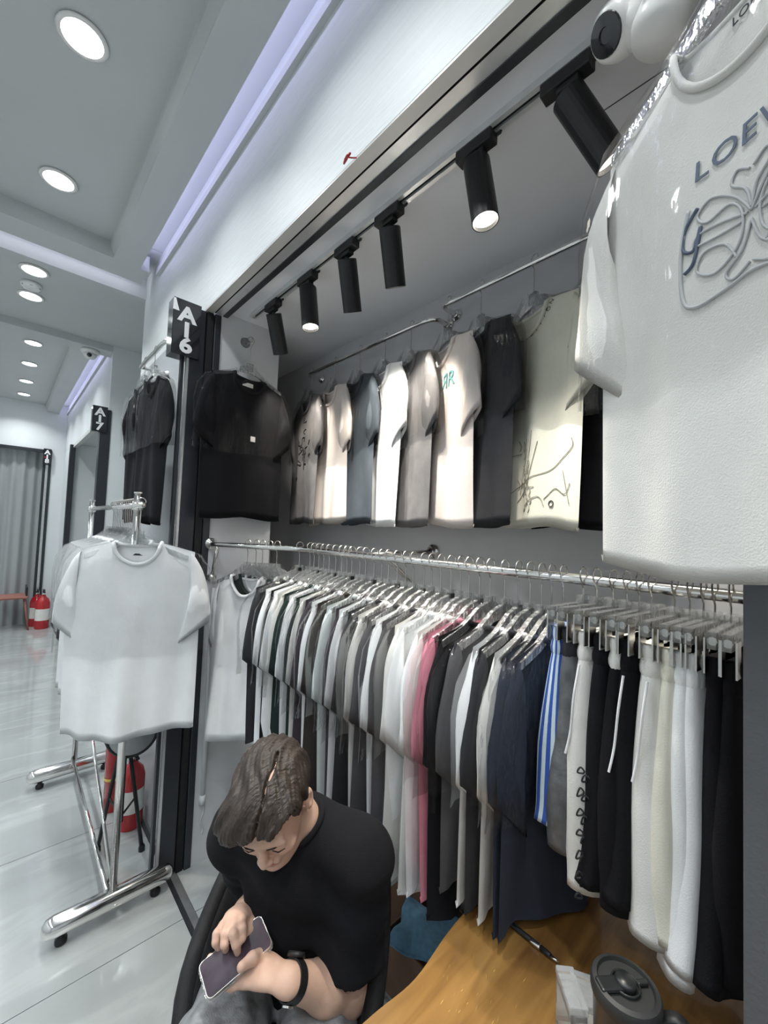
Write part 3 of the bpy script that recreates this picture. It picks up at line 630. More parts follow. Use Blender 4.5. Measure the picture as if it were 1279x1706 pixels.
# ---- shorts on clip hangers
class Shorts:
    def _uv(s, me, n):
        uv = me.uv_layers.new(name='girth')
        for p in me.polygons:
            js = [me.loops[l].vertex_index % n for l in p.loop_indices]; wrap = max(js) - min(js) > n / 2
            for l, j in zip(p.loop_indices, js): uv.data[l].uv = ((j + n if wrap and j < n / 2 else j) / n, 0)
    def __init__(s, seed, L=.50, w0=.12, w1=.15, top=-.105, th=.02, th1=.034, slant=.05):
        r = np.random.default_rng(seed); ph = r.uniform(0, 6.28, 6); V = []; F = []; n = 28; k = 18; s.top = top; s.L = L
        def sec(q, a, rip=0):
            w_ = w0 + (w1 - w0) * min(1, q * 1.4) ** .7; t_ = th + (th1 - th) * min(1, q * 2)
            ca, sa = math.cos(a), math.sin(a)
            x = w_ * math.copysign(abs(ca) ** .75, ca) + .010 * q * math.sin(2 * q * 3 + ph[0]); y = (t_ + rip) * math.copysign(abs(sa) ** .8, sa) + .008 * q * math.sin(3 * ca * 2 + ph[1] + 2 * q) + .004 * math.sin(8 * ca + ph[2]) * q
            return x, y
        z1 = top - .055
        for i in range(k + 1):
            q = i / k
            for j in range(n):
                a = 2 * PI * j / n; x, y = sec(q, a); z = z1 - (L - .055) * q
                if q > .8: z += slant * ((q - .8) / .2) * (-x / w1) * .6 + .01 * ((q - .8) / .2) * abs(x / w1) ** 3
                V.append((x, y, z))
        for i in range(k):
            for j in range(n): F.append((i * n + j, i * n + (j + 1) % n, (i + 1) * n + (j + 1) % n, (i + 1) * n + j))
        b = len(V)
        for j in range(n):
            x, y, z = V[k * n + j]; V.append((x * .9, y * .7, z + .02))
        for j in range(n): F.append((k * n + j, k * n + (j + 1) % n, b + (j + 1) % n, b + j))
        F.append(tuple(b + j for j in range(n)))
        s.legs = mk('legs', V, F, smooth=True); s._uv(s.legs, 28)
        V = []; F = []; n = 72; rows = [(0, 0), (.006, .003), (.014, .004), (.021, .001), (.026, -.002), (.031, .001), (.040, .004), (.050, .003), (.056, -.001)]
        for (dz, e) in rows:
            for j in range(n):
                a = 2 * PI * j / n; x, y = sec(0, a, e + .0018 * math.sin(a * 24)); x *= 1 + e * 3; V.append((x, y, top - dz))
        for i in range(len(rows) - 1):
            for j in range(n): F.append((i * n + j, (i + 1) * n + j, (i + 1) * n + (j + 1) % n, i * n + (j + 1) % n))
        F.append(tuple(range(n))); s.band = mk('waistband', V, F, smooth=True); s._uv(s.band, 72)
        dr = MB().tube(smoothcurve([(-w0 - .012, -.004, top - .06), (-w0 - .026, -.002, top - .12), (-w0 - .022, .006, top - .19), (-w0 - .028, .012, top - .235)], 6), .0022, 6); s.cord = dr.mesh('drawstring')
def clip_hanger_meshes(top=-.105, half=.135):
    hook = MB().tube([(.0165 * math.cos(PI - math.radians(-35 + 235 * i / 14)), 0, .001 + .0165 * math.sin(math.radians(-35 + 235 * i / 14))) for i in range(15)][::-1] + [(0, 0, -.03), (0, 0, top + .045)], .0019, 6).mesh('hook')
    bar = MB().box((-half, -.006, top + .018), (half, .006, top + .045)).box((-.02, -.007, top + .04), (.02, .007, top + .06)).mesh('bar')
    cl = []
    for sg in (1, -1):
        x = sg * (half - .018); c = MB()
        c.box((x - .012, -.012, top - .024), (x + .012, -.0095, top + .034)).box((x - .012, .0095, top - .024), (x + .012, .012, top + .034)).tube([(x - .012, 0, top + .03), (x + .012, 0, top + .03)], .007, 8)
        cl.append(c.mesh('clip'))
    return hook, bar, cl
CHM = clip_hanger_meshes()
SV = [Shorts(300 + i, L=.50 + .02 * i) for i in range(3)]; SHORT = Shorts(310, L=.43, w0=.12, w1=.15, th1=.045); SAT = Shorts(311, L=.47, th1=.04); LONG = Shorts(312, L=.53, th=.028, th1=.045)
PANTS = [(-.374, 'stripe', SHORT, 'blue and white striped shorts hanging on the lower rail'), (-.345, 'grey_satin', SAT, 'shiny grey shorts next to the striped ones'), (-.312, 'offwhite_cloth', SV[1], 'white shorts with black markings down the side'),
         (-.285, 'black_cloth', SV[0], 'black shorts right behind the white pair with black markings'), (-.262, 'black_cloth', SV[1], 'black shorts with a pale waistband on the lower rail'), (-.240, 'black_cloth', SV[0], 'black shorts with a long white drawstring'),
         (-.200, 'offwhite_cloth', LONG, 'wide cream shorts with a gathered waistband'), (-.176, 'cream_cloth', SV[1], 'pale cream shorts half hidden behind the wide cream pair'), (-.155, 'white_cloth', Shorts(313, L=.56, th=.022, th1=.034), 'longest white shorts near the dark board'),
         (-.138, 'white_cloth', SV[2], 'white ribbed-waist shorts behind the longest white pair'), (-.115, 'black_cloth', SV[2], 'black shorts beside the dark board'), (-.094, 'black_cloth', SV[1], 'last black shorts partly hidden by the dark board')]
for i, (x, c, sm, lab) in enumerate(PANTS):
    a = 90 + random.uniform(-5, 3) - 5
    t = thing('shorts', lab, 'shorts', (x, YR - .01, ZR + .0125), math.radians(a), 'shorts clipped on the lower rail')
    put('legs', sm.legs, M[c], t); put('waistband', sm.band, M['offwhite_cloth'] if i == 4 else (M['charcoal_cloth'] if c == 'grey_satin' else M[c]), t)
    if i in (2, 5, 6): put('drawstring', sm.cord, M['white_cloth'], t)
    if i == 2:
        for k in range(13):
            zz = sm.top - .25 - k * .019; xx = -.143 + (.012 if k % 2 else -.004); g_ = MB()
            q_ = MB().tube(smoothcurve([(xx, -.026 - .006 * (k % 2), zz), (xx - .006, -.022, zz + .006), (xx - .007, -.017, zz - .005 - .003 * (k % 3)), (xx + .001, -.024, zz - .006)], 4, closed=True), .0017, 5, closed=True)
            build('printed_mark', q_, M['print_dark'], t)
    h = thing('clip_hanger', f'clear clip hanger holding the {ORD[i]} pair of shorts counted from the striped ones', 'hanger', (x, YR - .01, ZR + .0125), math.radians(a), 'clip hangers on the lower rail')
    put('hook', CHM[0], M['steel_wire'], h); put('bar', CHM[1], M['acrylic'], h)
    for c_ in CHM[2]: put('clip', c_, M['steel_wire'], h)

# ---- upper wall shirts
UP = [(-2.03, 2.502, 'midgrey_cloth', 14, 'washed grey t-shirt with a black splatter print, first on the upper rail'), (-1.80, 2.502, 'blush_cloth', 14, 'pale cream t-shirt second on the upper left rail'), (-1.588, 2.502, 'slate_cloth', 15, 'dark slate blue t-shirt third on the upper left rail'),
      (-1.402, 2.502, 'white_cloth', 17, 'bright white t-shirt fourth on the upper left rail'), (-1.235, 2.502, 'midgrey_cloth', 19, 'grey t-shirt with a small blue print, fifth on the upper left rail'), (-1.03, 2.532, 'blush_cloth', 22, 'cream pink t-shirt with a small teal double letter logo on the chest'),
      (-.875, 2.532, 'charcoal_cloth', 24, 'charcoal black t-shirt under shiny plastic on the upper right rail'), (-.665, 2.532, 'cream_cloth', 22, 'cream t-shirt with a drawn tree print and lettered neckline'), (-.468, 2.532, 'black_cloth', 20, 'black t-shirt almost hidden behind the large near shirt')]
uts = []
for i, (x, z, c, a, lab) in enumerate(UP):
    te = Tee(500 + i, L=.725, ws=.205, wb=.225, top=-.19 if i >= 5 else -.165, th=.02, wave=.008, covl=.36 + .05 * (i % 2), slv=.06, folds=1.2)
    t = place_tee(te, lab, (x, YU - .02, z + .0105), -a + 180, M[c], 'shirts on the upper wall rails', cover='film_crisp')
    uts.append((t, te)); place_hanger(HU, f'clear hanger carrying the {ORD[i]} shirt from the left on the upper rails', (x, YU, z + .0105), -a, 'clear hangers on the upper rails')
def on_front(te, me, x0, z0, off=.0025, sx=1):
    # local +y is the front; seen from the front the picture's right is local -x
    return map_mesh(me, lambda c: Vector((x0 - sx * c.x, te.front(x0 - sx * c.x, z0 + c.y) + off + c.z, z0 + c.y)))
def strokes(name, te, t, lines, r, material, off=.002):
    for ln in lines:
        P = smoothcurve(ln, 5); build(name, MB().tube([(x, te.front(x, z) + off, z) for x, z in P], r, 5), material, t)
# splatter print on shirt 1
t, te = uts[0]
lr = np.random.default_rng(3)
for k in range(16):
    x = -.02 + lr.normal(0, .05); z = te.top - .30 + lr.normal(0, .06); strokes('print_stroke', te, t, [[(x + lr.uniform(-.03, .03), z + lr.uniform(-.03, .03)) for _ in range(4)]], .0022, M['print_dark'])
# blue print shirt 5
t, te = uts[4]
for k in range(5): strokes('print_stroke', te, t, [[(.05 + .008 * k, te.top - .19), (.045 + .01 * k, te.top - .22), (.055 + .006 * k, te.top - .25)]], .0035, M['print_blue'])
# teal logo on 6
t, te = uts[5]
me = text_mesh('R', .085, .0006); put('logo_letter', on_front(te, me, -.098, te.top - .175), M['print_teal'], t)
me = text_mesh('R', .085, .0006); put('logo_letter', on_front(te, me, -.048, te.top - .175, sx=-1), M['print_teal'], t)
# small print on charcoal shirt
t, te = uts[6]
for k in range(7):
    x = lr.uniform(-.02, .05); z = te.top - .40 + lr.uniform(-.03, .02); strokes('print_stroke', te, t, [[(x, z), (x + .02, z + .006), (x + .03, z - .012)]], .0022, M['print_dark'])
# neckline lettering and tree drawing on 8
t, te = uts[7]
word = 'LOUIS VUITTON'
for k, ch in enumerate(word):
    if ch == ' ': continue
    a_ = math.radians(197 + 146 * k / (len(word) - 1)); R_ = te.nw + .022
    cx = -R_ * math.cos(a_); cz = te.top + .01 + (te.nd + .018) * math.sin(a_); rot = math.radians(-73 + 146 * k / (len(word) - 1)) * .75
    me = text_mesh(ch, .02, .0004); c_, s_ = math.cos(rot), math.sin(rot)
    map_mesh(me, lambda c: Vector((c.x * c_ - c.y * s_, c.x * s_ + c.y * c_, c.z)))
    put('letter', on_front(te, me, cx, cz), M['print_dark'], t)
zb = te.top
TREE = [[(.06, zb - .62), (.05, zb - .55), (.035, zb - .50), (.03, zb - .44)], [(.045, zb - .60), (.02, zb - .54), (.0, zb - .47), (-.005, zb - .42)], [(.02, zb - .6), (-.01, zb - .53), (-.03, zb - .46)], [(.10, zb - .62), (.06, zb - .59), (.0, zb - .57), (-.08, zb - .55), (-.15, zb - .50), (-.19, zb - .47)],
        [(-.05, zb - .64), (-.09, zb - .61), (-.13, zb - .63), (-.18, zb - .60)], [(.16, zb - .5), (.12, zb - .49), (.06, zb - .485)], [(.17, zb - .58), (.13, zb - .60), (.10, zb - .64)], [(-.12, zb - .56), (-.13, zb - .60), (-.15, zb - .66)], [(.03, zb - .66), (-.03, zb - .63), (-.05, zb - .66)], [(.07, zb - .645), (.03, zb - .605), (-.02, zb - .60)]]
TREE = [[(x - .055, z) for x, z in ln] for ln in TREE]
strokes('print_line', te, t, [[(max(-.2, x), z) for x, z in ln] for ln in TREE], .0011, M['print_grey'])
for k in range(26):
    x = lr.normal(-.03, .022); z = zb - lr.uniform(.44, .67); strokes('print_shade', te, t, [[(x, z), (x - .01, z - .02), (x - .004, z - .035)]], .0016, M['print_grey'], .0012)
for (x, z) in ((.05, zb - .672), (-.13, zb - .655), (-.19, zb - .20)):
    build('round_mark', MB().tube([(x + .009 * math.cos(a_), te.front(x, z) + .0025, z + .009 * math.sin(a_)) for a_ in np.linspace(0, 2 * PI, 13)[:-1]], .0016, 5, closed=True), M['print_dark'], t)
build('neck_tag', box((-.03, -te.th - .002, te.top - .045), (.03, -te.th + .002, te.top - .025)), M['black_cloth'], t)

# ---- black shirt on the side panel
te = Tee(700, L=.715, ws=.20, wb=.215, top=-.185, th=.025, wave=.004, covl=.40, slv=.07)
t = place_tee(te, 'black t-shirt half covered by clear plastic on the side panel', (-1.962, .868, 2.53), 95, M['black_cloth'], 'shirts beside the column', cover='film_crisp')
# front of local +y must face +x of the room
t.rotation_euler.z = math.radians(-90 + 8)
me = box((-.013, 0, 0), (.013, .0015, .026)).mesh('white_patch'); map_mesh(me, lambda c: Vector((c.x - .02, te.front(-.02, te.top - .32) + .002 + c.y, te.top - .33 + c.z))); put('white_patch', me, M['label_white'], t)
build('neck_label', box((-.03, -.014, te.top - .05), (.03, -.010, te.top - .03)), M['label_white'], t)
place_hanger(HU, 'clear hanger carrying the black shirt on the side panel', (-1.962, .868, 2.53), -82, 'hangers beside the column')
k = thing('wall_hook', 'clear adhesive hook on the side panel above the black shirt', 'hook', (XL, .862, 2.535))
build('plate', MB().lathe([(.026, 0), (.024, .006), (.012, .008)], (0, 0, 0), (1, 0, 0), n=20), M['acrylic'], k, smooth=True)
build('prong', MB().tube([(.004, 0, -.006), (.03, 0, -.013), (.065, .006, -.012), (.072, .006, .006)], .004, 8), M['steel_wire'], k, smooth=True)
# ---- black shirts on a small bracket left of the column
t = thing('clothes_rail', 'short chrome bracket rail behind the A16 sign', 'rail', (-2.15, .52, 2.46)); o = np.array(t.location)
build('tube', MB().tube([p - o for p in smoothcurve([(-2.12, .655, 2.46), (-2.12, .545, 2.46), (-2.15, .52, 2.46), (-2.3, .52, 2.46), (-2.57, .52, 2.46), (-2.6, .54, 2.46), (-2.6, .655, 2.46)], 5)], .0105, 12), M['chrome'], t, smooth=True)
for xx in (-2.12, -2.6): flange('flange', tuple(np.array((xx, YF, 2.46)) - o), (0, -1, 0), t, .024)
TB = Tee(720, L=.73, ws=.19, wb=.205, top=-.15, th=.022, wave=.01, covl=.36, slv=.05)
for i, (x, y, a, lab) in enumerate(((-2.50, .52, 8, 'black t-shirt with a bright blue and yellow chest print beside the A16 sign'), (-2.30, .52, 6, 'plain black t-shirt nearest the column below the A16 sign'))):
    t = place_tee(TB, lab, (x, y, 2.471), a, M['black_cloth'], 'shirts beside the column', cover='film_crisp')
    t.rotation_euler.z = math.radians(a + 180)
    place_hanger(HM, f'clear hanger of the {"first" if i else "second"} black shirt from the column', (x, y, 2.471), a, 'hangers beside the column')
    if i == 0:
        for k2 in range(4): strokes('print_stroke', TB, t, [[(-.09 + .03 * k2, TB.top - .2), (-.08 + .03 * k2, TB.top - .25), (-.09 + .03 * k2, TB.top - .30)]], .007, M['print_blue' if k2 % 2 else 'yellow'])

# ---- large near shirt
te = Tee(800, L=.745, ws=.225, wb=.240, nw=.095, top=-.19, slope=.42, sl=1.35, th=.018, wave=.006, covl=.47, slv=.085, folds=.55, nv=34, nu=44, nd_=.105, cr=.0055)
BIG = np.array((-.055, .632, 2.49)); ang = math.degrees(math.atan2(-.498, .864))
t = place_tee(te, 'large white t-shirt with LOEWE lettering hanging close at the upper right', BIG, 0, M['offwhite_cloth'], None, cover='film_big')
t.rotation_euler.z = math.radians(ang + 180)
word = 'LOEWE'
me = text_mesh(word, .040, .0005, 1.05); put('lettering', on_front(te, me, -.012, te.top - .215), M['print_navy'], t)
def loop(cx, cz, pts, r=.0016, m_='emboss'):
    P = [(cx - .012 - a, cz + b) for a, b in smoothcurve(pts, 7)]
    build('emblem_line', MB().tube([(x, te.front(x, z) + .0015, z) for x, z in P], r, 6), M[m_], t, smooth=True)
cz = te.top - .315
for sx in (1, -1):
    loop(0, cz, [(0, 0), (sx * .018, .030), (sx * .045, .050), (sx * .062, .038), (sx * .050, .022), (sx * .024, .026), (sx * .010, .004), (sx * .014, -.030), (sx * .040, -.050), (sx * .062, -.036), (sx * .054, -.016), (sx * .030, -.020), (sx * .016, -.046)])
    loop(0, cz, [(sx * .004, .0), (sx * .034, .010), (sx * .060, .012), (sx * .066, .0), (sx * .044, -.004), (sx * .012, -.006)])
    loop(0, cz, [(sx * .002, .052), (sx * .016, .062), (sx * .022, .048), (sx * .006, .030), (sx * .0, .004)])
    loop(0, cz, [(sx * .002, -.06), (sx * .020, -.070), (sx * .028, -.058), (sx * .010, -.040), (0, -.01)])
loop(0, cz, [(-.074, .055), (-.083, .0), (-.080, -.062), (-.064, -.082), (-.03, -.078), (0, -.072), (.03, -.078), (.064, -.082), (.080, -.062), (.083, 0), (.074, .055)], .0024)
loop(0, cz, [(-.062, .050), (-.078, .030), (-.080, .004), (-.066, -.004), (-.058, .022), (-.066, -.02), (-.078, -.03)], .0022, 'print_navy')
me = text_mesh('LOEWE', .016, .0004); map_mesh(me, lambda c: Vector((-c.x, -te.th * .5 + .004 + c.z, te.top - .032 + c.y))); put('neck_print', me, M['print_dark'], t)
place_hanger(hanger_meshes(-.18, .215, .06), 'clear hanger carrying the large near white shirt', BIG, ang, None)
k = thing('wall_hook', 'small steel hook under the header holding the large near shirt', 'hook', (BIG[0], BIG[1], ZH - .012))
build('prong', MB().tube([(0, 0, .0), (0, 0, -.10), (.004, 0, -.125), (.0, 0, -.142), (-.014, 0, -.132), (-.016, 0, -.118)], .0025, 8), M['steel_wire'], k, smooth=True)

# ================================================================== CHROME RACK with white shirts
XA, XB = -1.97, -3.17; YA = .415; ZT = 1.665
r_ = thing('garment_rack', 'chrome floor rack full of white t-shirts beside the column', 'rack', (XA, YA, 0)); o = np.array(r_.location)
for x in (XA, XB):
    prof = [(.001, -.225), (.018, -.221), (.032, -.208), (.037, -.188), (.037, .188), (.032, .208), (.018, .221), (.001, .225)]
    ft = build('foot', MB().lathe(prof, tuple(np.array((x, YA, .072)) - o), (0, 1, 0), n=24), M['chrome'], r_, smooth=True)
    for dy in (-.16, .16):
        build('caster', MB().lathe([(.001, 0), (.018, 0), (.020, .006), (.020, .018), (.012, .024), (.010, .04)], tuple(np.array((x, YA + dy, 0)) - o), n=16), M['black_plastic'], ft, smooth=True)
    build('rivet', MB().lathe([(.006, 0), (.004, .003), (.0005, .004)], tuple(np.array((x + .036, YA + .005, .066)) - o), (1, 0, -.1), n=10), M['alu'], ft)
    build('upright', MB().tube([np.array((x, YA, .105)) - o, np.array((x, YA, 1.715)) - o], .0145, 16), M['chrome'], r_, smooth=True)
    build('end_cap', MB().lathe([(.0165, 0), (.0165, .006), (.001, .008)], tuple(np.array((x, YA, 1.715)) - o), n=16), M['chrome'], r_)
    build('clamp', MB().tube([np.array((x, YA, ZT - .02)) - o, np.array((x, YA, ZT + .02)) - o], .021, 16), M['chrome'], r_, smooth=True)
build('top_bar', MB().tube([np.array((XB - .03, YA, ZT)) - o, np.array((XA + .085, YA, ZT)) - o], .0125, 14), M['chrome'], r_, smooth=True)
build('brace_rod', MB().tube([np.array((XA - .005, YA - .02, .11)) - o, np.array((XB, YA - .01, .12)) - o], .009, 10), M['chrome'], r_, smooth=True)
build('brace_rod', MB().tube([np.array((XA - .012, YA, .11)) - o, np.array((XB + .02, YA, .72)) - o], .007, 10), M['chrome'], r_, smooth=True)
TRF = Tee(900, L=.765, ws=.215, wb=.245, top=-.165, th=.022, wave=.024, covl=.44, slv=.075, folds=1.4, nv=28, nu=32)
TR = [Tee(901 + i, L=.74, ws=.205, wb=.22, top=-.165, th=.02, wave=.016, covl=.40, slv=.06) for i in range(3)]
for i in range(14):
    x = XA - .032 - i * .036 if i else XA + .062
    a = 60 if i == 0 else 50 + random.uniform(-2, 2)
    lab = 'white t-shirt hanging foremost on the chrome rack with a plastic cover' if i == 0 else f'white t-shirt on the chrome rack, {ORD[i]} from the front'
    t = place_tee(TRF if i == 0 else TR[i % 3], lab, (x, YA, ZT + .0125), a, M['white_cloth'], 'white shirts on the chrome rack', cover='film_crisp')
    t.rotation_euler.z = math.radians(a + 180)
    place_hanger(HU, f'clear hanger carrying the {ORD[i]} white shirt from the front of the chrome rack', (x, YA, ZT + .0125), a, 'hangers on the chrome rack')
    if i == 0: build('neck_label', box((-.025, -.017, TRF.top - .055), (.025, -.013, TRF.top - .035)), M['print_dark'], t)
# things behind the rack
t = thing('fire_extinguisher', 'red fire extinguisher on the floor behind the rack by the pier', 'extinguisher', (-2.50, .585, 0))
def extinguisher(t, s=1):
    smooth_angle(build('cylinder', MB().lathe([(.058 * s, 0), (.062 * s, .01 * s), (.062 * s, .27 * s), (.05 * s, .31 * s), (.025 * s, .335 * s), (.022 * s, .35 * s)], n=24), M['red_gloss'], t), 50)
    build('label', MB().lathe([(.0626 * s, .09 * s), (.0626 * s, .21 * s)], n=24, cap=False), M['label_white'], t, smooth=True)
    bm = MB(); V = []; 
    build('valve', MB().lathe([(.018 * s, .35 * s), (.018 * s, .385 * s), (.01 * s, .40 * s)], n=14), M['chrome'], t, smooth=True)
    build('handle', MB().box((-.012 * s, -.01 * s, .385 * s), (.085 * s, .01 * s, .395 * s)).box((-.012 * s, -.01 * s, .405 * s), (.075 * s, .01 * s, .414 * s)), M['black_plastic'], t, bevel=.002)
    build('hose', MB().tube(smoothcurve([(-.015 * s, 0, .37 * s), (-.06 * s, .01 * s, .36 * s), (-.078 * s, .015 * s, .27 * s), (-.074 * s, .015 * s, .12 * s)], 6), .008 * s, 8), M['black_plastic'], t, smooth=True)
    lb = [c for c in t.children if c.name.startswith('label')][0]
    bm = bmesh.new(); bm.from_mesh(lb.data)
    bmesh.ops.delete(bm, geom=[f for f in bm.faces if f.calc_center_median().x < .02 * s], context='FACES'); bm.to_mesh(lb.data); bm.free()
extinguisher(t, .95)
t = thing('red_canister', 'tall red tube with a yellow ring standing behind the rack', 'canister', (-2.70, .535, 0))
build('tube', MB().lathe([(.036, 0), (.04, .006), (.04, .16), (.042, .162), (.042, .68), (.03, .70), (.001, .705)], n=24), M['red_gloss'], t); smooth_angle(t.children[-1], 50)
build('ring', MB().lathe([(.0425, .17), (.0432, .172), (.0432, .182), (.0425, .184)], n=24, cap=False), M['yellow'], t)
t = thing('tripod_stand', 'black folding tripod stand with a round grey disc behind the rack', 'stand', (-2.27, .49, 0))
for (dx, dy) in ((.13, -.05), (-.13, -.06), (.0, .10)):
    lg = build('leg', MB().tube([(dx, dy, .01), (dx * .2, dy * .2, .52)], .009, 8), M['black_plastic'], t, smooth=True)
    build('rubber_foot', MB().lathe([(.014, 0), (.014, .02), (.01, .03)], (dx, dy, 0), n=10), M['strap_black'], lg)
    build('stay', MB().tube([(dx * .6, dy * .6, .27), (0, 0, .2)], .005, 6), M['black_plastic'], t)
build('pole', MB().tube([(0, 0, .18), (0, 0, .85)], .012, 10), M['black_plastic'], t, smooth=True)
build('disc', MB().lathe([(.001, -.008), (.095, -.008), (.10, 0), (.095, .008), (.001, .008)], (.04, .02, .60), (.95, -.25, .15), n=32), M['shutter'], t, smooth=True)
build('rim', MB().tube([tuple(Vector((.04, .02, .60)) + Vector((0, 0, 1)).rotation_difference(Vector((.95, -.25, .15)).normalized()) @ Vector((.102 * math.cos(a_), .102 * math.sin(a_), 0))) for a_ in np.linspace(0, 2 * PI, 33)[:-1]], .008, 8, closed=True), M['black_plastic'], t, smooth=True)
# white pipe with a cable on the side panel
t = thing('wall_pipe', 'thin white conduit on the side panel below the white shirt', 'pipe', (XL + .013, .768, .29))
build('pipe', MB().tube([(0, 0, 0), (0, 0, 1.0)], .011, 12), M['pvc'], t, smooth=True); build('coupling', MB().tube([(0, 0, -.012), (0, 0, .03)], .0145, 12), M['pvc'], t, smooth=True)
build('cable', MB().tube(smoothcurve([(0, 0, 0), (.0, .008, -.05), (.0, -.004, -.09), (0, .01, -.13), (0, .004, -.15)], 5), .003, 6), M['wall_grey'], t, smooth=True)
# far end: extinguishers and chair
t = thing('fire_extinguisher', 'nearer red extinguisher of the pair at the end of the corridor', 'extinguisher', (-7.70, .505, 0), group='far extinguishers'); extinguisher(t, 1.35)
t = thing('fire_extinguisher', 'rear red extinguisher of the far pair with a white label', 'extinguisher', (-7.92, .45, 0), group='far extinguishers'); extinguisher(t, 1.3)
t = thing('wooden_stool', 'small brown chair with thin legs at the end of the corridor', 'chair', (-7.85, .19, 0))
build('seat', MB().box((-.19, -.20, .44), (.19, .15, .475)), M['brown_seat'], t, bevel=.012)
for sx in (-1, 1):
    for sy in (-1, 1):
        build('leg', MB().tube([(sx * .19, -.02 + sy * .19, 0), (sx * .14, -.02 + sy * .13, .445)], .012, 8), M['brown_seat'], t, smooth=True)
build('backrest', MB().box((-.16, .12, .475), (.16, .14, .60)), M['black_plastic'], t, bevel=.01)
# inside the next shop
t = thing('grid_panel', 'small wire display grid inside the next shop', 'display', (-6.2, 1.70, 1.1)); g_ = MB()
for k2 in range(7): build('bar', MB().tube([(-.3 + .1 * k2, 0, 0), (-.3 + .1 * k2, 0, .55)], .006, 6), M['steel_wire'], t); 
for k2 in range(6): build('bar', MB().tube([(-.3, 0, .11 * k2), (.3, 0, .11 * k2)], .006, 6), M['steel_wire'], t)
t = thing('clothes_rail', 'short chrome wall bracket inside the next shop', 'rail', (-7.0, 1.2, 1.62))
build('tube', MB().tube([(0, 0, 0), (.12, 0, 0), (.5, .1, 0)], .0125, 10), M['chrome'], t, smooth=True); flange('flange', (-.02, 0, 0), (1, 0, 0), t); build('brace', MB().tube([(-.02, 0, -.22), (.1, 0, 0)], .009, 8), M['chrome'], t)
t = thing('phone_holder_arm', 'black jointed holder arm rising behind the rack in the next shop', 'holder', (-4.75, .80, 0))
build('pole', MB().tube([(0, 0, .02), (0, 0, 1.55)], .012, 10), M['black_plastic'], t); build('base', MB().lathe([(.14, 0), (.14, .02), (.02, .03)], n=24), M['black_plastic'], t)
build('arm', MB().tube([(0, 0, 1.55), (-.04, -.03, 1.68), (-.08, -.05, 1.82)], .016, 8), M['black_plastic'], t); build('clamp', MB().box((-.16, -.09, 1.80), (-.06, -.03, 1.83)).box((-.12, -.12, 1.60), (.0, -.06, 1.615)), M['black_plastic'], t, bevel=.004)
t = thing('ceiling_spotlight', 'cluster of black spotlight heads on the next shop ceiling', 'spotlight', (-4.95, 1.0, 2.62))
for k2 in range(3): build('head', MB().lathe([(.035, 0), (.035, .10), (.028, .105)], (.0 + .06 * k2, .05 * k2, -.16 - .02 * k2), (.2, .1, 1), n=14), M['black_lamp'], t)
build('mount', MB().tube([(.06, .05, 0), (.06, .05, -.08)], .05, 14), M['white_plastic'], t, smooth=True)

# ================================================================== TABLE and what stands on it
ZTAB = .75
edge = smoothcurve([(-.56, .22), (-.552, .40), (-.545, .52), (-.535, .62), (-.552, .74), (-.556, .84), (-.540, .94), (-.533, 1.06), (-.545, 1.18), (-.55, 1.30)], 6)
outline = [tuple(p) for p in edge] + [(-.09, 1.30), (-.085, .22)]
t = thing('wooden_table', 'thick live-edge wooden table with a glossy brown top', 'table', (-.32, .76, 0)); o = np.array(t.location)
mb = MB(); k = len(outline); lay = [(ZTAB - .055, -.018), (ZTAB - .012, -.003), (ZTAB - .004, 0), (ZTAB, .006)]
c_ = np.mean(np.array(outline), axis=0); V = []
for z, ins in lay:
    for (x, y) in outline:
        d_ = np.array((x, y)) - c_; d_ /= np.linalg.norm(d_); V.append((x - d_[0] * ins - o[0], y - d_[1] * ins - o[1], z))
F = [tuple(range(k)), tuple(range(4 * k - 1, 3 * k - 1, -1))]
for i in range(3):
    for j in range(k): F.append((i * k + j, (i + 1) * k + j, (i + 1) * k + (j + 1) % k, i * k + (j + 1) % k))
mb.add(V, F); build('tabletop', mb, M['wood'], t)
bm = bmesh.new(); bm.from_mesh(t.children[-1].data); bmesh.ops.recalc_face_normals(bm, faces=bm.faces); bm.to_mesh(t.children[-1].data); bm.free()
for (x, y) in ((-.47, .34), (-.15, .34), (-.47, 1.2), (-.15, 1.2)):
    build('leg', box((x - .025 - o[0], y - .025 - o[1], 0), (x + .025 - o[0], y + .025 - o[1], ZTAB - .05)), M['black_plastic'], t, bevel=.003)
# scratches in the varnish
for k in range(46):
    x = -.44 + rng.normal(0, .05); y = .66 + rng.normal(0, .10); 
    if x < -.53: continue
    a_ = 1.9 + rng.normal(0, .25); L = rng.uniform(.004, .018); dx, dy = L * math.cos(a_), L * math.sin(a_)
    wd = rng.uniform(.0004, .0011); build('scratch', MB().add([(x - o[0] - wd, y - o[1], ZTAB + .0003), (x - o[0] + dx * .5, y - o[1] + dy * .5 - wd, ZTAB + .0003), (x - o[0] + dx, y - o[1] + dy, ZTAB + .0003), (x - o[0] + dx * .5 - wd, y - o[1] + dy * .5 + wd, ZTAB + .0003)], [(0, 1, 2, 3)]), M['yellow'], t)
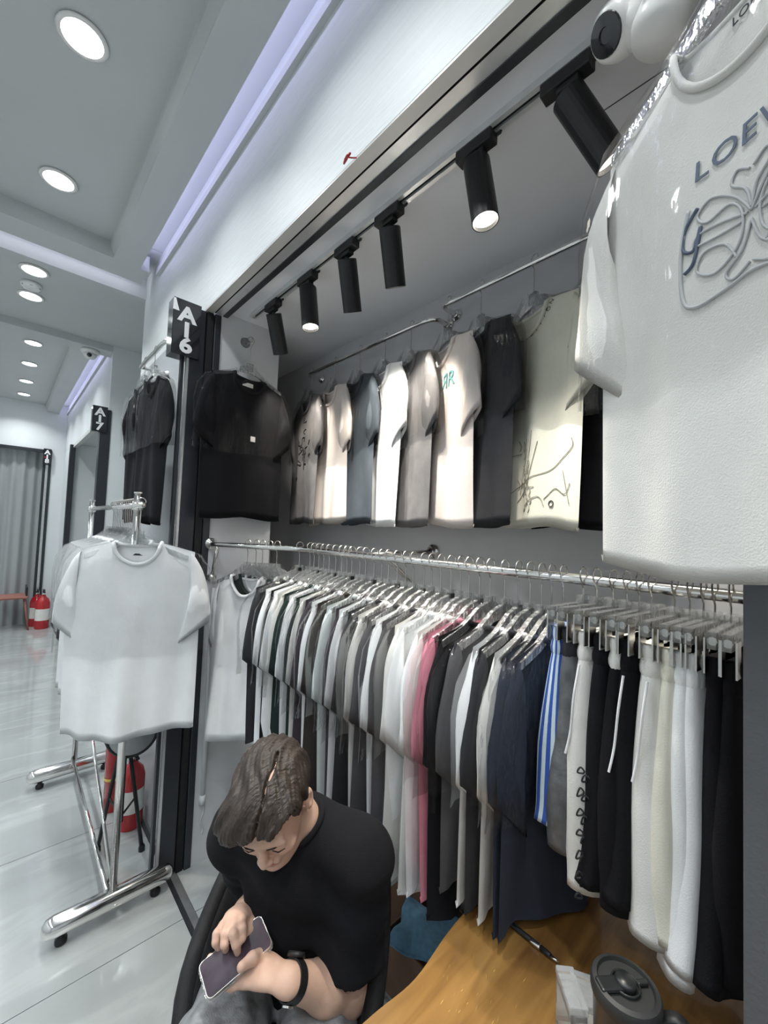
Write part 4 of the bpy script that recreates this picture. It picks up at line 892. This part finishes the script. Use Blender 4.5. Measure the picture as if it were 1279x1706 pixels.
# pen
a = at(826, 1519, Z=ZTAB + .006); b = at(930, 1603, Z=ZTAB + .006); d_ = (b - a) / np.linalg.norm(b - a)
t = thing('ballpoint_pen', 'black ballpoint pen with a silver grip on the wooden table', 'pen', (a + b) / 2); h_ = (a - b) / 2
build('barrel', MB().lathe([(.0045, -.055), (.0053, -.05), (.0053, .012), (.005, .014)], (0, 0, 0), tuple(d_), n=14), M['black_plastic'], t, smooth=True)
build('grip', MB().lathe([(.0056, .012), (.0058, .016), (.0058, .03), (.0056, .033)], (0, 0, 0), tuple(d_), n=14), M['chrome'], t, smooth=True)
build('front', MB().lathe([(.0054, .033), (.005, .052), (.0048, .055)], (0, 0, 0), tuple(d_), n=14), M['black_plastic'], t, smooth=True)
build('tip', MB().lathe([(.0048, .055), (.0022, .067), (.0008, .071)], (0, 0, 0), tuple(d_), n=14), M['chrome'], t, smooth=True)
build('button', MB().lathe([(.003, -.063), (.0034, -.06), (.0034, -.054)], (0, 0, 0), tuple(d_), n=12), M['chrome'], t, smooth=True)
build('clip', MB().tube([tuple(d_ * -.05 + np.array((0, 0, .0055))), tuple(d_ * -.045 + np.array((0, 0, .008))), tuple(d_ * -.015 + np.array((0, 0, .0062)))], .0013, 6), M['black_plastic'], t)
# travel mug
mc = (-.203, .712)
t = thing('travel_mug', 'black insulated travel mug with a strap handle on the table', 'mug', (*mc, ZTAB))
smooth_angle(build('body', MB().lathe([(.034, 0), (.036, .003), (.041, .10), (.043, .172), (.0445, .176), (.0445, .180), (.042, .182)], n=40), M['mug_black'], t), 45)
lid = build('lid', MB().lathe([(.0455, .176), (.0465, .180), (.0465, .190), (.044, .195), (.038, .197), (.036, .192), (.001, .192)], n=40), M['mug_lid'], t); smooth_angle(lid, 40)
Rz = Matrix.Rotation(.9, 4, 'Z')
me = MB().box((-.042, -.011, .192), (.012, .011, .199)).mesh('flip_tab'); me.transform(Rz); put('flip_tab', me, M['mug_black'], lid, bevel=.004)
build('button', MB().lathe([(.014, .192), (.0145, .200), (.012, .203), (.001, .204)], (0, 0, 0), n=24), M['mug_black'], lid, smooth=True)
build('button_ring', MB().lathe([(.019, .192), (.0195, .197), (.0175, .197), (.0175, .192)], (0, 0, 0), n=28, cap=False), M['mug_black'], lid, smooth=True)
me = MB().box((.018, -.004, .192), (.034, .004, .198)).mesh('drink_spout'); me.transform(Rz); put('drink_spout', me, M['mug_black'], lid, bevel=.002)
hd_ = (.93, .36); V = []; F = []
path = smoothcurve([(.044, .168), (.064, .178), (.084, .160), (.090, .11), (.080, .06), (.050, .04), (.041, .045)], 6)
for (r, z) in path:
    for s_ in (-.0085, .0085): V.append((hd_[0] * r - hd_[1] * s_, hd_[1] * r + hd_[0] * s_, z))
for i in range(len(path) - 1): F.append((2 * i, 2 * i + 1, 2 * i + 3, 2 * i + 2))
st_ = build('strap', MB().add(V, F), M['strap_black'], t, smooth=True); sm_ = st_.modifiers.new('thick', 'SOLIDIFY'); sm_.thickness = .003
# clear plastic cases
def case(name, label, loc, rz, sx, sy, sz):
    t = thing(name, label, 'box', loc, rz); w_ = .0018
    build('shell', MB().box((-sx, -sy, 0), (sx, sy, sz - .014)), M['clear_box'], t, bevel=.002)
    build('lid', MB().box((-sx - .0012, -sy - .0012, sz - .0125), (sx + .0012, sy + .0012, sz)), M['clear_box'], t, bevel=.002)
    build('inner_tray', box((-sx + .004, -sy + .004, .003), (sx - .004, sy - .004, .012)), M['label_white'], t)
case('plastic_case', 'tall clear plastic case standing left of the travel mug', (-.292, .742, ZTAB), .75, .014, .032, .10)
case('plastic_case', 'wide clear plastic case with a hinged lid behind the travel mug', (-.272, .808, ZTAB), .5, .042, .028, .058)
t = tag(build('card_pack', box((-.022, -.003, 0), (.022, .003, .09)), M['clear_box'], None, bevel=.001, loc=(-.125, .70, ZTAB)), 'pale blue clear card pack beside the dark board', 'card')
t.rotation_euler = (0, 0, .1)
# ---- box with folded jeans under the clothes
t = thing('cardboard_box', 'open brown cardboard box on the floor below the hanging shirts', 'box', (-.90, 1.20, 0))
w_ = .006; build('walls', MB().box((-.16, -.13, 0), (.16, .13, w_)).box((-.16, -.13, w_), (-.154, .13, .20)).box((.154, -.13, w_), (.16, .13, .20)).box((-.154, -.13, w_), (.154, -.124, .20)).box((-.154, .124, w_), (.154, .13, .20)), M['cardboard'], t)
build('flap', MB().add([(-.16, -.13, .2), (-.16, .13, .2), (-.24, .12, .235), (-.24, -.12, .235)], [(0, 1, 2, 3)]), M['cardboard'], t)
def cloth_pile(name, label, cat, loc, rz, sx, sy, sz, m_, seed, group=None):
    r = np.random.default_rng(seed); V = []; F = []; n = 22; ph = r.uniform(0, 6, 6)
    for i in range(n + 1):
        for j in range(n + 1):
            u = i / n * 2 - 1; v = j / n * 2 - 1; e = max(0, 1 - max(abs(u), abs(v)) ** 6)
            V.append((u * sx * (1 + .06 * math.sin(4 * v + ph[0])), v * sy * (1 + .06 * math.sin(5 * u + ph[1])), sz * (.12 + .88 * e ** .5) + sz * .14 * math.sin(5 * u + ph[2]) * math.sin(4 * v + ph[3])))
    for i in range(n):
        for j in range(n): a = i * (n + 1) + j; F.append((a, a + n + 1, a + n + 2, a + 1))
    t = thing(name, label, cat, loc, rz, group); build('cloth', MB().add(V, F), m_, t, smooth=True)
    hm = [V[i * (n + 1)] for i in range(n + 1)]; build('hem', MB().tube([(x, y, z + .002) for x, y, z in hm], .004, 6), m_, t); return t
cloth_pile('folded_jeans', 'folded blue denim lying in the brown box', 'jeans', (-.93, 1.16, .20), .4, .12, .085, .05, M['blue_denim'], 5)
cloth_pile('folded_cloth', 'folded cream cloth next to the blue denim in the box', 'cloth', (-.755, 1.235, .20), .2, .06, .065, .06, M['cream_cloth'], 6)
t = cloth_pile('dark_garment', 'dark navy garment lying on the floor behind the chair', 'garment', (-1.35, 1.17, .0), .3, .16, .11, .10, M['navy'], 8)
build('strip', MB().tube(smoothcurve([(0, 0, 0), (.05, .03, .004), (.11, .035, .002), (.16, .07, .003)], 5), .006, 6, flat=.3), M['acrylic'], None, loc=(-1.12, 1.02, .003)); tag(bpy.context.scene.objects['strip'], 'clear plastic packing strip on the floor beside the chair', 'strip')

# ================================================================== CHAIR
rim = [(-.82, .33, .44), (-.98, .36, .54), (-1.14, .50, .60), (-1.24, .64, .63), (-1.18, .74, .65), (-1.04, .79, .68), (-.885, .79, .735), (-.785, .765, .775), (-.70, .69, .60), (-.645, .56, .44), (-.70, .41, .40)]
RIM = smoothcurve(rim, 5, closed=True); CB = np.array((-.93, .61, .335))
t = thing('bucket_chair', 'black padded bucket chair the seated person sits in', 'chair', (CB[0], CB[1], 0)); o = np.array(t.location)
n = len(RIM); V = []; F = []; K = 10
for i in range(K + 1):
    q = i / K
    for p in RIM:
        p = np.array(p); xy = CB[:2] + (p[:2] - CB[:2]) * (.12 + .88 * q ** .75); z = CB[2] + (p[2] - CB[2]) * q ** 2.3
        V.append((xy[0] - o[0], xy[1] - o[1], z))
for i in range(K):
    for j in range(n): F.append((i * n + j, i * n + (j + 1) % n, (i + 1) * n + (j + 1) % n, (i + 1) * n + j))
F.append(tuple(range(n - 1, -1, -1)))
sh_ = build('seat_shell', MB().add(V, F), M['chair_black'], t, smooth=True); sm_ = sh_.modifiers.new('pad', 'SOLIDIFY'); sm_.thickness = .022; sm_.offset = 1
build('rim', MB().tube([np.array(p) - o for p in RIM], .021, 10, closed=True), M['chair_black'], t, smooth=True)
for (x, y) in ((-1.15, .40), (-.70, .45), (-1.15, .85), (-.76, .83)):
    build('leg', MB().tube([np.array((x, y, .012)) - o, np.array((CB[0] + (x - CB[0]) * .35, CB[1] + (y - CB[1]) * .35, .33)) - o], .0125, 10), M['black_plastic'], t, smooth=True)
build('base_ring', MB().tube([np.array((CB[0] + .17 * math.cos(a_), CB[1] + .15 * math.sin(a_), .26)) - o for a_ in np.linspace(0, 2 * PI, 25)[:-1]], .01, 8, closed=True), M['black_plastic'], t, smooth=True)

# ================================================================== PERSON (signed-distance body, surface nets)
class SDF:
    def __init__(s, lo, hi, h):
        s.lo = np.array(lo, float); s.h = h; s.n = np.ceil((np.array(hi) - s.lo) / h).astype(int) + 1; s.D = np.full(s.n, .2, np.float32)
    def sub(s, lo, hi):
        a = np.clip(np.floor((np.array(lo) - s.lo) / s.h).astype(int), 0, s.n - 1); b = np.clip(np.ceil((np.array(hi) - s.lo) / s.h).astype(int) + 1, 1, s.n)
        sl = tuple(slice(i, j) for i, j in zip(a, b)); G = np.meshgrid(*[s.lo[k] + s.h * np.arange(a[k], b[k], dtype=np.float32) for k in range(3)], indexing='ij'); return sl, G
    def mix(s, sl, d, k, op='u'):
        D = s.D[sl]
        if op == 'u':
            hh = np.clip(.5 + .5 * (D - d) / k, 0, 1); s.D[sl] = D * (1 - hh) + d * hh - k * hh * (1 - hh)
        else:
            hh = np.clip(.5 - .5 * (D + d) / k, 0, 1); s.D[sl] = D * (1 - hh) - d * hh + k * hh * (1 - hh)
    def cap(s, a, b, ra, rb, k=.015, flat=None, op='u'):
        a = np.array(a, float); b = np.array(b, float); m_ = max(ra, rb) + k + .03
        sl, G = s.sub(np.minimum(a, b) - m_, np.maximum(a, b) + m_); P = [G[i] - a[i] for i in range(3)]; ab = b - a
        t_ = np.clip((P[0] * ab[0] + P[1] * ab[1] + P[2] * ab[2]) / (ab @ ab + 1e-12), 0, 1)
        Q = [P[i] - t_ * ab[i] for i in range(3)]
        if flat is not None:      # (direction, factor): squash along a direction
            dv, fc = flat; dv = np.array(dv, float); dv /= np.linalg.norm(dv); c_ = Q[0] * dv[0] + Q[1] * dv[1] + Q[2] * dv[2]
            Q = [Q[i] + dv[i] * c_ * (1 / fc - 1) for i in range(3)]
        d = np.sqrt(Q[0] ** 2 + Q[1] ** 2 + Q[2] ** 2) - (ra + (rb - ra) * t_)
        if flat is not None: d = d * flat[1] ** .5
        s.mix(sl, d, k, op); return s
    def ell(s, c, r, R=None, k=.015, op='u'):
        c = np.array(c, float); m_ = max(r) + k + .03; sl, G = s.sub(c - m_, c + m_); P = [G[i] - c[i] for i in range(3)]
        if R is not None: P = [P[0] * R[0, i] + P[1] * R[1, i] + P[2] * R[2, i] for i in range(3)]
        k0 = np.sqrt(sum((P[i] / r[i]) ** 2 for i in range(3))); k1 = np.sqrt(sum((P[i] / r[i] ** 2) ** 2 for i in range(3))) + 1e-9
        s.mix(sl, k0 * (k0 - 1) / k1, k, op); return s
    def chain(s, pts, rs, k=.01, **kw):
        for i in range(len(pts) - 1): s.cap(pts[i], pts[i + 1], rs[i], rs[i + 1], k, **kw)
        return s
    def cut(s, fn):
        G = np.meshgrid(*[s.lo[k] + s.h * np.arange(s.n[k], dtype=np.float32) for k in range(3)], indexing='ij'); s.D = np.maximum(s.D, fn(*G)); return s
    def mesh(s, name):
        D = s.D; I = D < 0; n = D.shape; c = np.zeros(tuple(k - 1 for k in n), np.int8)
        for dx in (0, 1):
            for dy in (0, 1):
                for dz in (0, 1): c += I[dx:n[0] - 1 + dx, dy:n[1] - 1 + dy, dz:n[2] - 1 + dz]
        cells = np.argwhere((c > 0) & (c < 8)); idx = np.full(c.shape, -1, np.int32); idx[tuple(cells.T)] = np.arange(len(cells))
        acc = np.zeros((len(cells), 3)); cnt = np.zeros(len(cells))
        cor = [(a, b, d) for a in (0, 1) for b in (0, 1) for d in (0, 1)]
        for A in cor:
            for ax in range(3):
                if A[ax]: continue
                B = list(A); B[ax] = 1
                pa = cells + np.array(A); pb = cells + np.array(B); da = D[tuple(pa.T)]; db = D[tuple(pb.T)]; mk_ = (da < 0) != (db < 0)
                t_ = np.where(mk_, da / (da - db + 1e-12), 0)[:, None]; acc += np.where(mk_[:, None], pa + (pb - pa) * t_, 0); cnt += mk_
        V = s.lo + s.h * acc / cnt[:, None]; F = []
        for ax in range(3):
            o1, o2 = (ax + 1) % 3, (ax + 2) % 3
            sl0 = [slice(1, n[k] - 1) for k in range(3)]; sl0[ax] = slice(0, n[ax] - 1); sl1 = list(sl0); sl1[ax] = slice(1, n[ax])
            a, b = I[tuple(sl0)], I[tuple(sl1)]; e = np.argwhere(a != b); sg = a[tuple(e.T)]
            base = e.copy(); base[:, o1] += 1; base[:, o2] += 1
            q = []
            for (u, v) in ((-1, -1), (0, -1), (0, 0), (-1, 0)):
                p_ = base.copy(); p_[:, o1] += u; p_[:, o2] += v; q.append(idx[tuple(p_.T)])
            q = np.stack(q, 1); q[~sg] = q[~sg][:, ::-1]; F.append(q)
        F = np.concatenate(F); F = F[(F >= 0).all(1)]
        me = bpy.data.meshes.new(name); me.vertices.add(len(V)); me.vertices.foreach_set('co', V.astype(np.float32).ravel())
        me.loops.add(F.size); me.loops.foreach_set('vertex_index', F.astype(np.int32).ravel()); me.polygons.add(len(F)); me.polygons.foreach_set('loop_start', np.arange(0, F.size, 4, dtype=np.int32))
        me.update(); me.validate(); me.shade_smooth(); return me
A = lambda *v: np.array(v, float)
# joints
Lsh, Rsh = A(-.735, .655, .845), A(-1.005, .475, .835); Lel, Rel = A(-.745, .635, .555), A(-1.045, .595, .60)
Lwr, Rwr = at(480, 1633, Z=.69), at(412, 1513, Z=.715)
neck = A(-.855, .555, .905); pel = A(-.985, .665, .47)
Lhip, Rhip = A(-.91, .735, .455), A(-1.055, .62, .455); Lkn, Rkn = A(-.655, .445, .53), A(-.80, .305, .545); Lan, Ran = A(-.62, .43, .10), A(-.80, .24, .10)
HC = at(455, 1333, Z=.995)
gh = A(.74, -.67, 0); gh /= np.linalg.norm(gh); tl = math.radians(37)
hy = gh * math.cos(tl) + A(0, 0, -1) * math.sin(tl); hz0 = gh * math.sin(tl) + A(0, 0, 1) * math.cos(tl); hx0 = np.cross(hy, hz0)
rl = math.radians(-5); hx = hx0 * math.cos(rl) + hz0 * math.sin(rl); hz = hz0 * math.cos(rl) - hx0 * math.sin(rl)
HR = np.stack([hx, hy, hz], 1)
hp = lambda x, y, z: HC + HR @ A(x, y, z)        # head space: x his right, y face, z crown
lo_, hi_ = A(-1.16, .16, .0), A(-.55, .86, 1.16)
PS = thing('person', 'seated person in a black t-shirt and grey jeans bending over a phone', 'person', (CB[0], CB[1], 0)); PO = np.array(PS.location)
B = SDF(A(-1.18, .20, .40), A(-.56, .84, 1.15), .0034)
# trunk inside the shirt
B.cap(pel, neck - A(.03, -.03, .13), .10, .085, .03); B.cap(Lsh * .8 + neck * .2 - A(0, 0, .035), Rsh * .8 + neck * .2 - A(0, 0, .035), .042, .042, .02)
B.cap(neck, hp(0, -.03, -.055), .052, .052, .025)
# head
B.ell(hp(0, -.012, .03), (.074, .094, .083), HR, .01); B.ell(hp(0, .032, -.035), (.060, .058, .074), HR, .025); B.ell(hp(0, .05, -.085), (.040, .036, .030), HR, .025)
B.cap(hp(-.05, -.005, -.06), hp(-.018, .068, -.104), .016, .013, .025); B.cap(hp(.05, -.005, -.06), hp(.018, .068, -.104), .016, .013, .025)
B.ell(hp(0, .082, .022), (.050, .012, .012), HR, .014)
for sg in (-1, 1):
    B.ell(hp(sg * .031, .095, .001), (.016, .010, .010), HR, .008, op='s'); B.ell(hp(sg * .031, .079, .000), (.0145, .0105, .0095), HR, .004)
    B.ell(hp(sg * .036, .068, -.03), (.020, .016, .018), HR, .015)
    B.ell(hp(sg * .077, -.006, -.006), (.009, .019, .031), HR, .006); B.ell(hp(sg * .084, -.002, -.002), (.004, .010, .017), HR, .004, op='s')
    B.ell(hp(sg * .0105, .097, -.033), (.007, .008, .006), HR, .005)
B.chain([hp(0, .088, .012), hp(0, .097, -.012), hp(0, .104, -.029)], [.0070, .0078, .0092], .009)
B.cap(hp(-.018, .088, -.062), hp(.018, .088, -.062), .0055, .0055, .006); B.cap(hp(-.015, .086, -.073), hp(.015, .086, -.073), .0065, .0065, .006); B.ell(hp(0, .082, -.098), (.018, .014, .014), HR, .015)
# arms
B.cap(Lsh, Lel, .046, .045, .02); B.chain([Lel, Lel * .6 + Lwr * .4, Lwr], [.045, .043, .0265], .02); B.cap(Rsh, Rel, .046, .043, .02); B.chain([Rel, Rel * .6 + Rwr * .4, Rwr], [.043, .041, .0255], .02)
# left hand: palm under the phone, thumb on its side, fingers wrapped below
ph_a = at(361, 1619, Z=.705); ph_b = at(424, 1573, Z=.715)
pl = at(440, 1617, Z=.688); pk = at(412, 1622, Z=.683)
B.cap(Lwr, pl, .0265, .030, .015, flat=((0, 0, 1), .62)); B.cap(pl, pk, .030, .026, .015, flat=((0, 0, 1), .55))
f_ = lambda x, y, z: at(x, y, Z=z)
B.chain([pl, f_(437, 1590, .706), f_(420, 1597, .722), f_(402, 1611, .727)], [.017, .0135, .0110, .0090], .007)
for (k1, k2, k3, k4) in ((f_(408, 1634, .683), f_(386, 1642, .679), f_(363, 1639, .680), f_(349, 1632, .686)), (f_(406, 1624, .679), f_(380, 1630, .674), f_(356, 1624, .678), f_(342, 1616, .688)),
                         (f_(408, 1612, .676), f_(384, 1612, .670), f_(362, 1604, .676), f_(350, 1596, .690)), (f_(414, 1600, .676), f_(394, 1594, .671), f_(376, 1584, .678), f_(364, 1580, .692))):
    B.chain([pl, k1], [.016, .0105], .008); B.chain([k1, k2, k3, k4], [.0105, .0096, .0088, .0076], .003)
# right hand: index finger on the screen, the others curled, thumb beside
rp = at(396, 1529, Z=.735)
B.cap(Rwr, rp, .0255, .030, .015, flat=(hy, .6))
for ks, rs in (([f_(391, 1533, .748), f_(389, 1556, .757), f_(393, 1573, .742), f_(396, 1586, .722)], (.0115, .0100, .0088, .0072)), ([f_(402, 1530, .744), f_(403, 1548, .756), f_(403, 1562, .746), f_(400, 1567, .732)], (.0115, .0100, .0088, .0076)),
               ([f_(381, 1537, .743), f_(375, 1556, .750), f_(374, 1573, .739), f_(376, 1581, .724)], (.0108, .0096, .0086, .0074)), ([f_(371, 1543, .737), f_(361, 1556, .740), f_(359, 1570, .732), f_(364, 1579, .720)], (.0098, .0088, .0078, .0068)),
               ([f_(410, 1524, .725), f_(417, 1538, .728), f_(416, 1552, .726), f_(411, 1562, .722)], (.0145, .0115, .0100, .0082))):
    B.chain([rp, ks[0]], [.018, rs[0]], .008); B.chain(ks, rs, .003)
body = put('body', B.mesh('body'), M['skin'], PS, loc=tuple(-PO))
# hair
Hs = SDF(HC - .17, HC + .17, .003)
Hs.ell(hp(0, -.016, .036), (.082, .101, .085), HR, .01); Hs.ell(hp(.028, .045, .075), (.052, .045, .034), HR, .03); Hs.ell(hp(-.030, .040, .072), (.046, .042, .030), HR, .03); Hs.ell(hp(.042, .080, .066), (.036, .022, .022), HR, .02); Hs.ell(hp(.068, .055, .060), (.018, .030, .026), HR, .02); Hs.ell(hp(-.012, .082, .072), (.026, .014, .014), HR, .015); Hs.ell(hp(0, -.06, -.01), (.07, .05, .06), HR, .03)
def hair_cut(X, Y, Z):
    P = [X - HC[0], Y - HC[1], Z - HC[2]]; L = [P[0] * HR[0, i] + P[1] * HR[1, i] + P[2] * HR[2, i] for i in range(3)]
    x, y, z = L
    line = np.where(y > .044, .066 + .006 * np.sin(x * 95 + 1.2) - .012 * np.clip(x, 0, .06) / .06 + .014 * np.clip(-x, 0, .06) / .06, np.where(y > .0, .020 + (y - .0) * .35, np.where(y > -.035, .016, -.050)))
    side = (.02 - y) * .25
    d = np.where(y > .04, line - z, np.maximum(line - z, -1))
    # groove of the parting and lock structure
    ang = np.arctan2(x - .004, .13 + y * .4); part = .0135 * np.exp(-((x + .014 - .14 * (y - .02) - .002 * np.sin(y * 90)) / .0024) ** 2) * (z > .06) * (y > -.05)
    lock = .0022 * np.sin(ang * 24 + 3 * np.sin(y * 42 + 2 * x)) + .0011 * np.sin(ang * 60 + 5 * np.sin(y * 30 + x * 20)) + .0009 * np.sin(ang * 170 + y * 45 + 3 * np.sin(x * 60))
    return d, part + lock
G = np.meshgrid(*[Hs.lo[k] + Hs.h * np.arange(Hs.n[k], dtype=np.float32) for k in range(3)], indexing='ij'); d_, add_ = hair_cut(*G)
Hs.D = np.maximum(Hs.D + add_, d_ * .8)
put('hair', Hs.mesh('hair'), M['hair'], PS, loc=tuple(-PO))
for sg in (-1, 1):
    build('eyebrow', MB().tube([hp(sg * x, y, z) - PO for x, y, z in ((.013, .0935, .0185), (.028, .0915, .0225), (.044, .081, .0195))], [.003, .0038, .0018], 6, flat=.6), M['brow'], body.parent)
    build('eyelash_line', MB().tube([hp(sg * x, y, z) - PO for x, y, z in ((.018, .0885, -.004), (.031, .0905, -.0065), (.044, .085, -.003))], [.0009, .0014, .0008], 6), M['brow'], PS)
build('lips', MB().tube([hp(x, y, -.0665) - PO for x, y in ((-.021, .089), (-.010, .0945), (0, .0955), (.010, .0945), (.021, .089))], [.002, .0036, .0034, .0036, .002], 8), M['lip'], PS)
# shirt
T = SDF(A(-1.24, .24, .34), A(-.52, .90, 1.0), .005)
T.cap(pel + A(0, 0, -.02), neck - A(.03, -.03, .13), .140, .125, .04); T.cap(pel * .4 + neck * .6 + A(.02, -.03, -.03), pel + A(.04, -.05, .03), .085, .11, .06)
T.cap(Lsh + A(-.02, -.01, -.005), Rsh + A(.02, .01, -.005), .062, .062, .04); T.cap(neck + A(-.03, .03, -.045), Lsh + A(-.01, 0, .012), .058, .058, .05); T.cap(neck + A(-.03, .03, -.045), Rsh + A(.01, 0, .012), .058, .058, .05); T.cap(neck + A(-.035, .035, -.065), neck + A(.0, .0, -.06), .075, .055, .025)
dl0 = (Lel - Lsh) / np.linalg.norm(Lel - Lsh)
Lc = Lsh * .24 + Lel * .76 + A(.0, .0, .02); Rc = Rsh * .25 + Rel * .75
T.cap(Lsh - A(0, 0, .02), Lc + dl0 * .06, .064, .078, .05); T.cap(Rsh, Rc, .066, .076, .02)
dl_ = (Lel - Lsh) / np.linalg.norm(Lel - Lsh); dr_ = (Rel - Rsh) / np.linalg.norm(Rel - Rsh)
def shirt_cut(X, Y, Z):
    fold = .0045 * np.sin(70 * (X * .6 - Y * .8) + 22 * Z + 2 * np.sin(24 * Z + 12 * X)) * np.clip((.92 - Z) / .3, 0, 1) + .004 * np.sin(60 * Z + 30 * X)
    return fold
G = np.meshgrid(*[T.lo[k] + T.h * np.arange(T.n[k], dtype=np.float32) for k in range(3)], indexing='ij'); T.D = T.D + shirt_cut(*G).astype(np.float32)
X_, Y_, Z_ = G
for P0, dv, off, near in ((Lc, dl_, .012, Lel), (Rc, dr_, .012, Rel)):
    d_ = (X_ - P0[0]) * dv[0] + (Y_ - P0[1]) * dv[1] + (Z_ - P0[2]) * dv[2] - off
    rad = np.sqrt((X_ - near[0]) ** 2 + (Y_ - near[1]) ** 2 + (Z_ - near[2]) ** 2)
    T.D = np.where(rad < .135, np.maximum(T.D, d_), T.D)
# hollow the shirt at neck
nd_ = hp(0, -.03, -.055) - neck; nd_ /= np.linalg.norm(nd_)
T.cap(neck + nd_ * .036, neck + nd_ * .13, .064, .075, .008, op='s')
sh_ = put('shirt', T.mesh('shirt'), M['black_cloth'], PS, loc=tuple(-PO))
u_ = np.cross(nd_, A(0, 0, 1)); u_ /= np.linalg.norm(u_); v_ = np.cross(nd_, u_)
build('shirt_collar', MB().tube([neck - nd_ * .012 + .060 * (u_ * math.cos(a_) + v_ * math.sin(a_)) - PO for a_ in np.linspace(0, 2 * PI, 33)[:-1]], .0065, 8, closed=True), M['black_cloth'], sh_.parent, smooth=True)
# trousers
Q = SDF(A(-1.22, .08, .02), A(-.48, .90, .66), .007)
Q.cap(Lhip, Rhip, .12, .12, .04); Q.cap(Lhip, Lkn, .098, .074, .03); Q.cap(Rhip, Rkn, .098, .076, .03); Q.cap(Lkn, Lan, .074, .066, .025); Q.cap(Rkn, Ran, .076, .068, .025)
G = np.meshgrid(*[Q.lo[k] + Q.h * np.arange(Q.n[k], dtype=np.float32) for k in range(3)], indexing='ij'); X_, Y_, Z_ = G
Q.D = Q.D + (.004 * np.sin(50 * (X_ + Y_) + 30 * Z_) + .003 * np.sin(80 * Y_ - 40 * Z_)).astype(np.float32); Q.D = np.maximum(Q.D, .055 - Z_)
put('trousers', Q.mesh('trousers'), M['denim_grey'], PS, loc=tuple(-PO))
for an, kn in ((Lan, Lkn), (Ran, Rkn)):
    fd = A(.55, -.83, 0); s_ = SDF(an - A(.2, .3, .12), an + A(.28, .2, .1), .006)
    s_.cap(A(an[0], an[1], .045) - fd * .05, A(an[0], an[1], .035) + fd * .15, .042, .034, .02).cap(A(an[0], an[1], .045), A(an[0], an[1], .10), .04, .042, .02); s_.cut(lambda X, Y, Z: .002 - Z)
    put('shoe', s_.mesh('shoe'), M['black_plastic'], PS, loc=tuple(-PO))
# phone
ax = ph_b - ph_a; ax /= np.linalg.norm(ax); ax = ax + A(0, 0, .12); ax /= np.linalg.norm(ax); up_ = A(.25, -.2, 1.0); sd = np.cross(up_, ax); sd /= np.linalg.norm(sd); up_ = np.cross(ax, sd)
pc = (ph_a + ph_b) / 2 + A(0, 0, .004)
t = thing('mobile_phone', 'mobile phone in a clear case with a dark screen held by the person', 'phone', pc)
Rm = Matrix([[sd[i], ax[i], up_[i]] for i in range(3)]).to_4x4()
def slab(w_, l_, z0, z1, r=.010):
    P = []
    for cx, cy, a0 in ((w_ - r, l_ - r, 0), (-w_ + r, l_ - r, 90), (-w_ + r, -l_ + r, 180), (w_ - r, -l_ + r, 270)):
        for k in range(5): a_ = math.radians(a0 + 22.5 * k); P.append((cx + r * math.cos(a_), cy + r * math.sin(a_)))
    return MB().prism(P, z0, z1)
for nm, mb, m_ in (('frame', slab(.033, .066, -.0045, .0035), M['phone_frame']), ('screen', slab(.0315, .0645, .0036, .0042, .009), M['phone_screen']), ('case', slab(.035, .068, -.0062, -.0046, .012), M['acrylic'])):
    me = mb.mesh(nm); me.transform(Rm); put(nm, me, m_, t)
# watch
wd_ = (Lwr - Lel); wd_ /= np.linalg.norm(wd_); wc = Lwr - wd_ * .012
t = thing('wristwatch', 'black strap watch with a silver clasp on the left wrist', 'watch', wc)
u_ = np.cross(wd_, A(0, 0, 1)); u_ /= np.linalg.norm(u_); v_ = np.cross(wd_, u_); V = []; F = []; n = 36
for j in range(n):
    a_ = 2 * PI * j / n
    for (s_, r_0) in ((-.010, .0305), (-.010, .0335), (.010, .0325), (.010, .0295)): V.append(wd_ * s_ + r_0 * (u_ * math.cos(a_) + v_ * math.sin(a_)))
for j in range(n):
    for k in range(4): F.append((4 * j + k, 4 * j + (k + 1) % 4, 4 * ((j + 1) % n) + (k + 1) % 4, 4 * ((j + 1) % n) + k))
build('strap', MB().add(V, F), M['strap_black'], t)
dn = v_ if v_[2] < 0 else -v_
cdir = dn * .8 + (CP - wc) / np.linalg.norm(CP - wc) * .6; cdir -= wd_ * (cdir @ wd_); cdir /= np.linalg.norm(cdir)
build('clasp', MB().lathe([(.011, 0), (.011, .003), (.007, .004), (.001, .004)], tuple(cdir * .0325), tuple(cdir), n=16), M['chrome'], t)
build('watch_case', MB().lathe([(.018, 0), (.019, .004), (.017, .009), (.001, .0095)], tuple(-cdir * .032), tuple(-cdir), n=24), M['black_plastic'], t, smooth=True)

# red ribbon caught in the shutter slot
t = thing('red_ribbon', 'small red ribbon caught in the shutter slot under the header', 'ribbon', tuple(at(578, 262, Z=ZH - .01)))
build('bow', MB().tube(smoothcurve([(-.012, 0, 0), (.0, .004, .006), (.014, .0, .002), (.004, -.005, -.004), (-.016, .002, -.006), (-.004, .004, .004)], 4), .0028, 6), M['red_gloss'], t, smooth=True)
build('tail', MB().tube([(0, 0, 0), (.004, .012, .004), (.01, .03, .012)], .002, 6), M['red_gloss'], t)
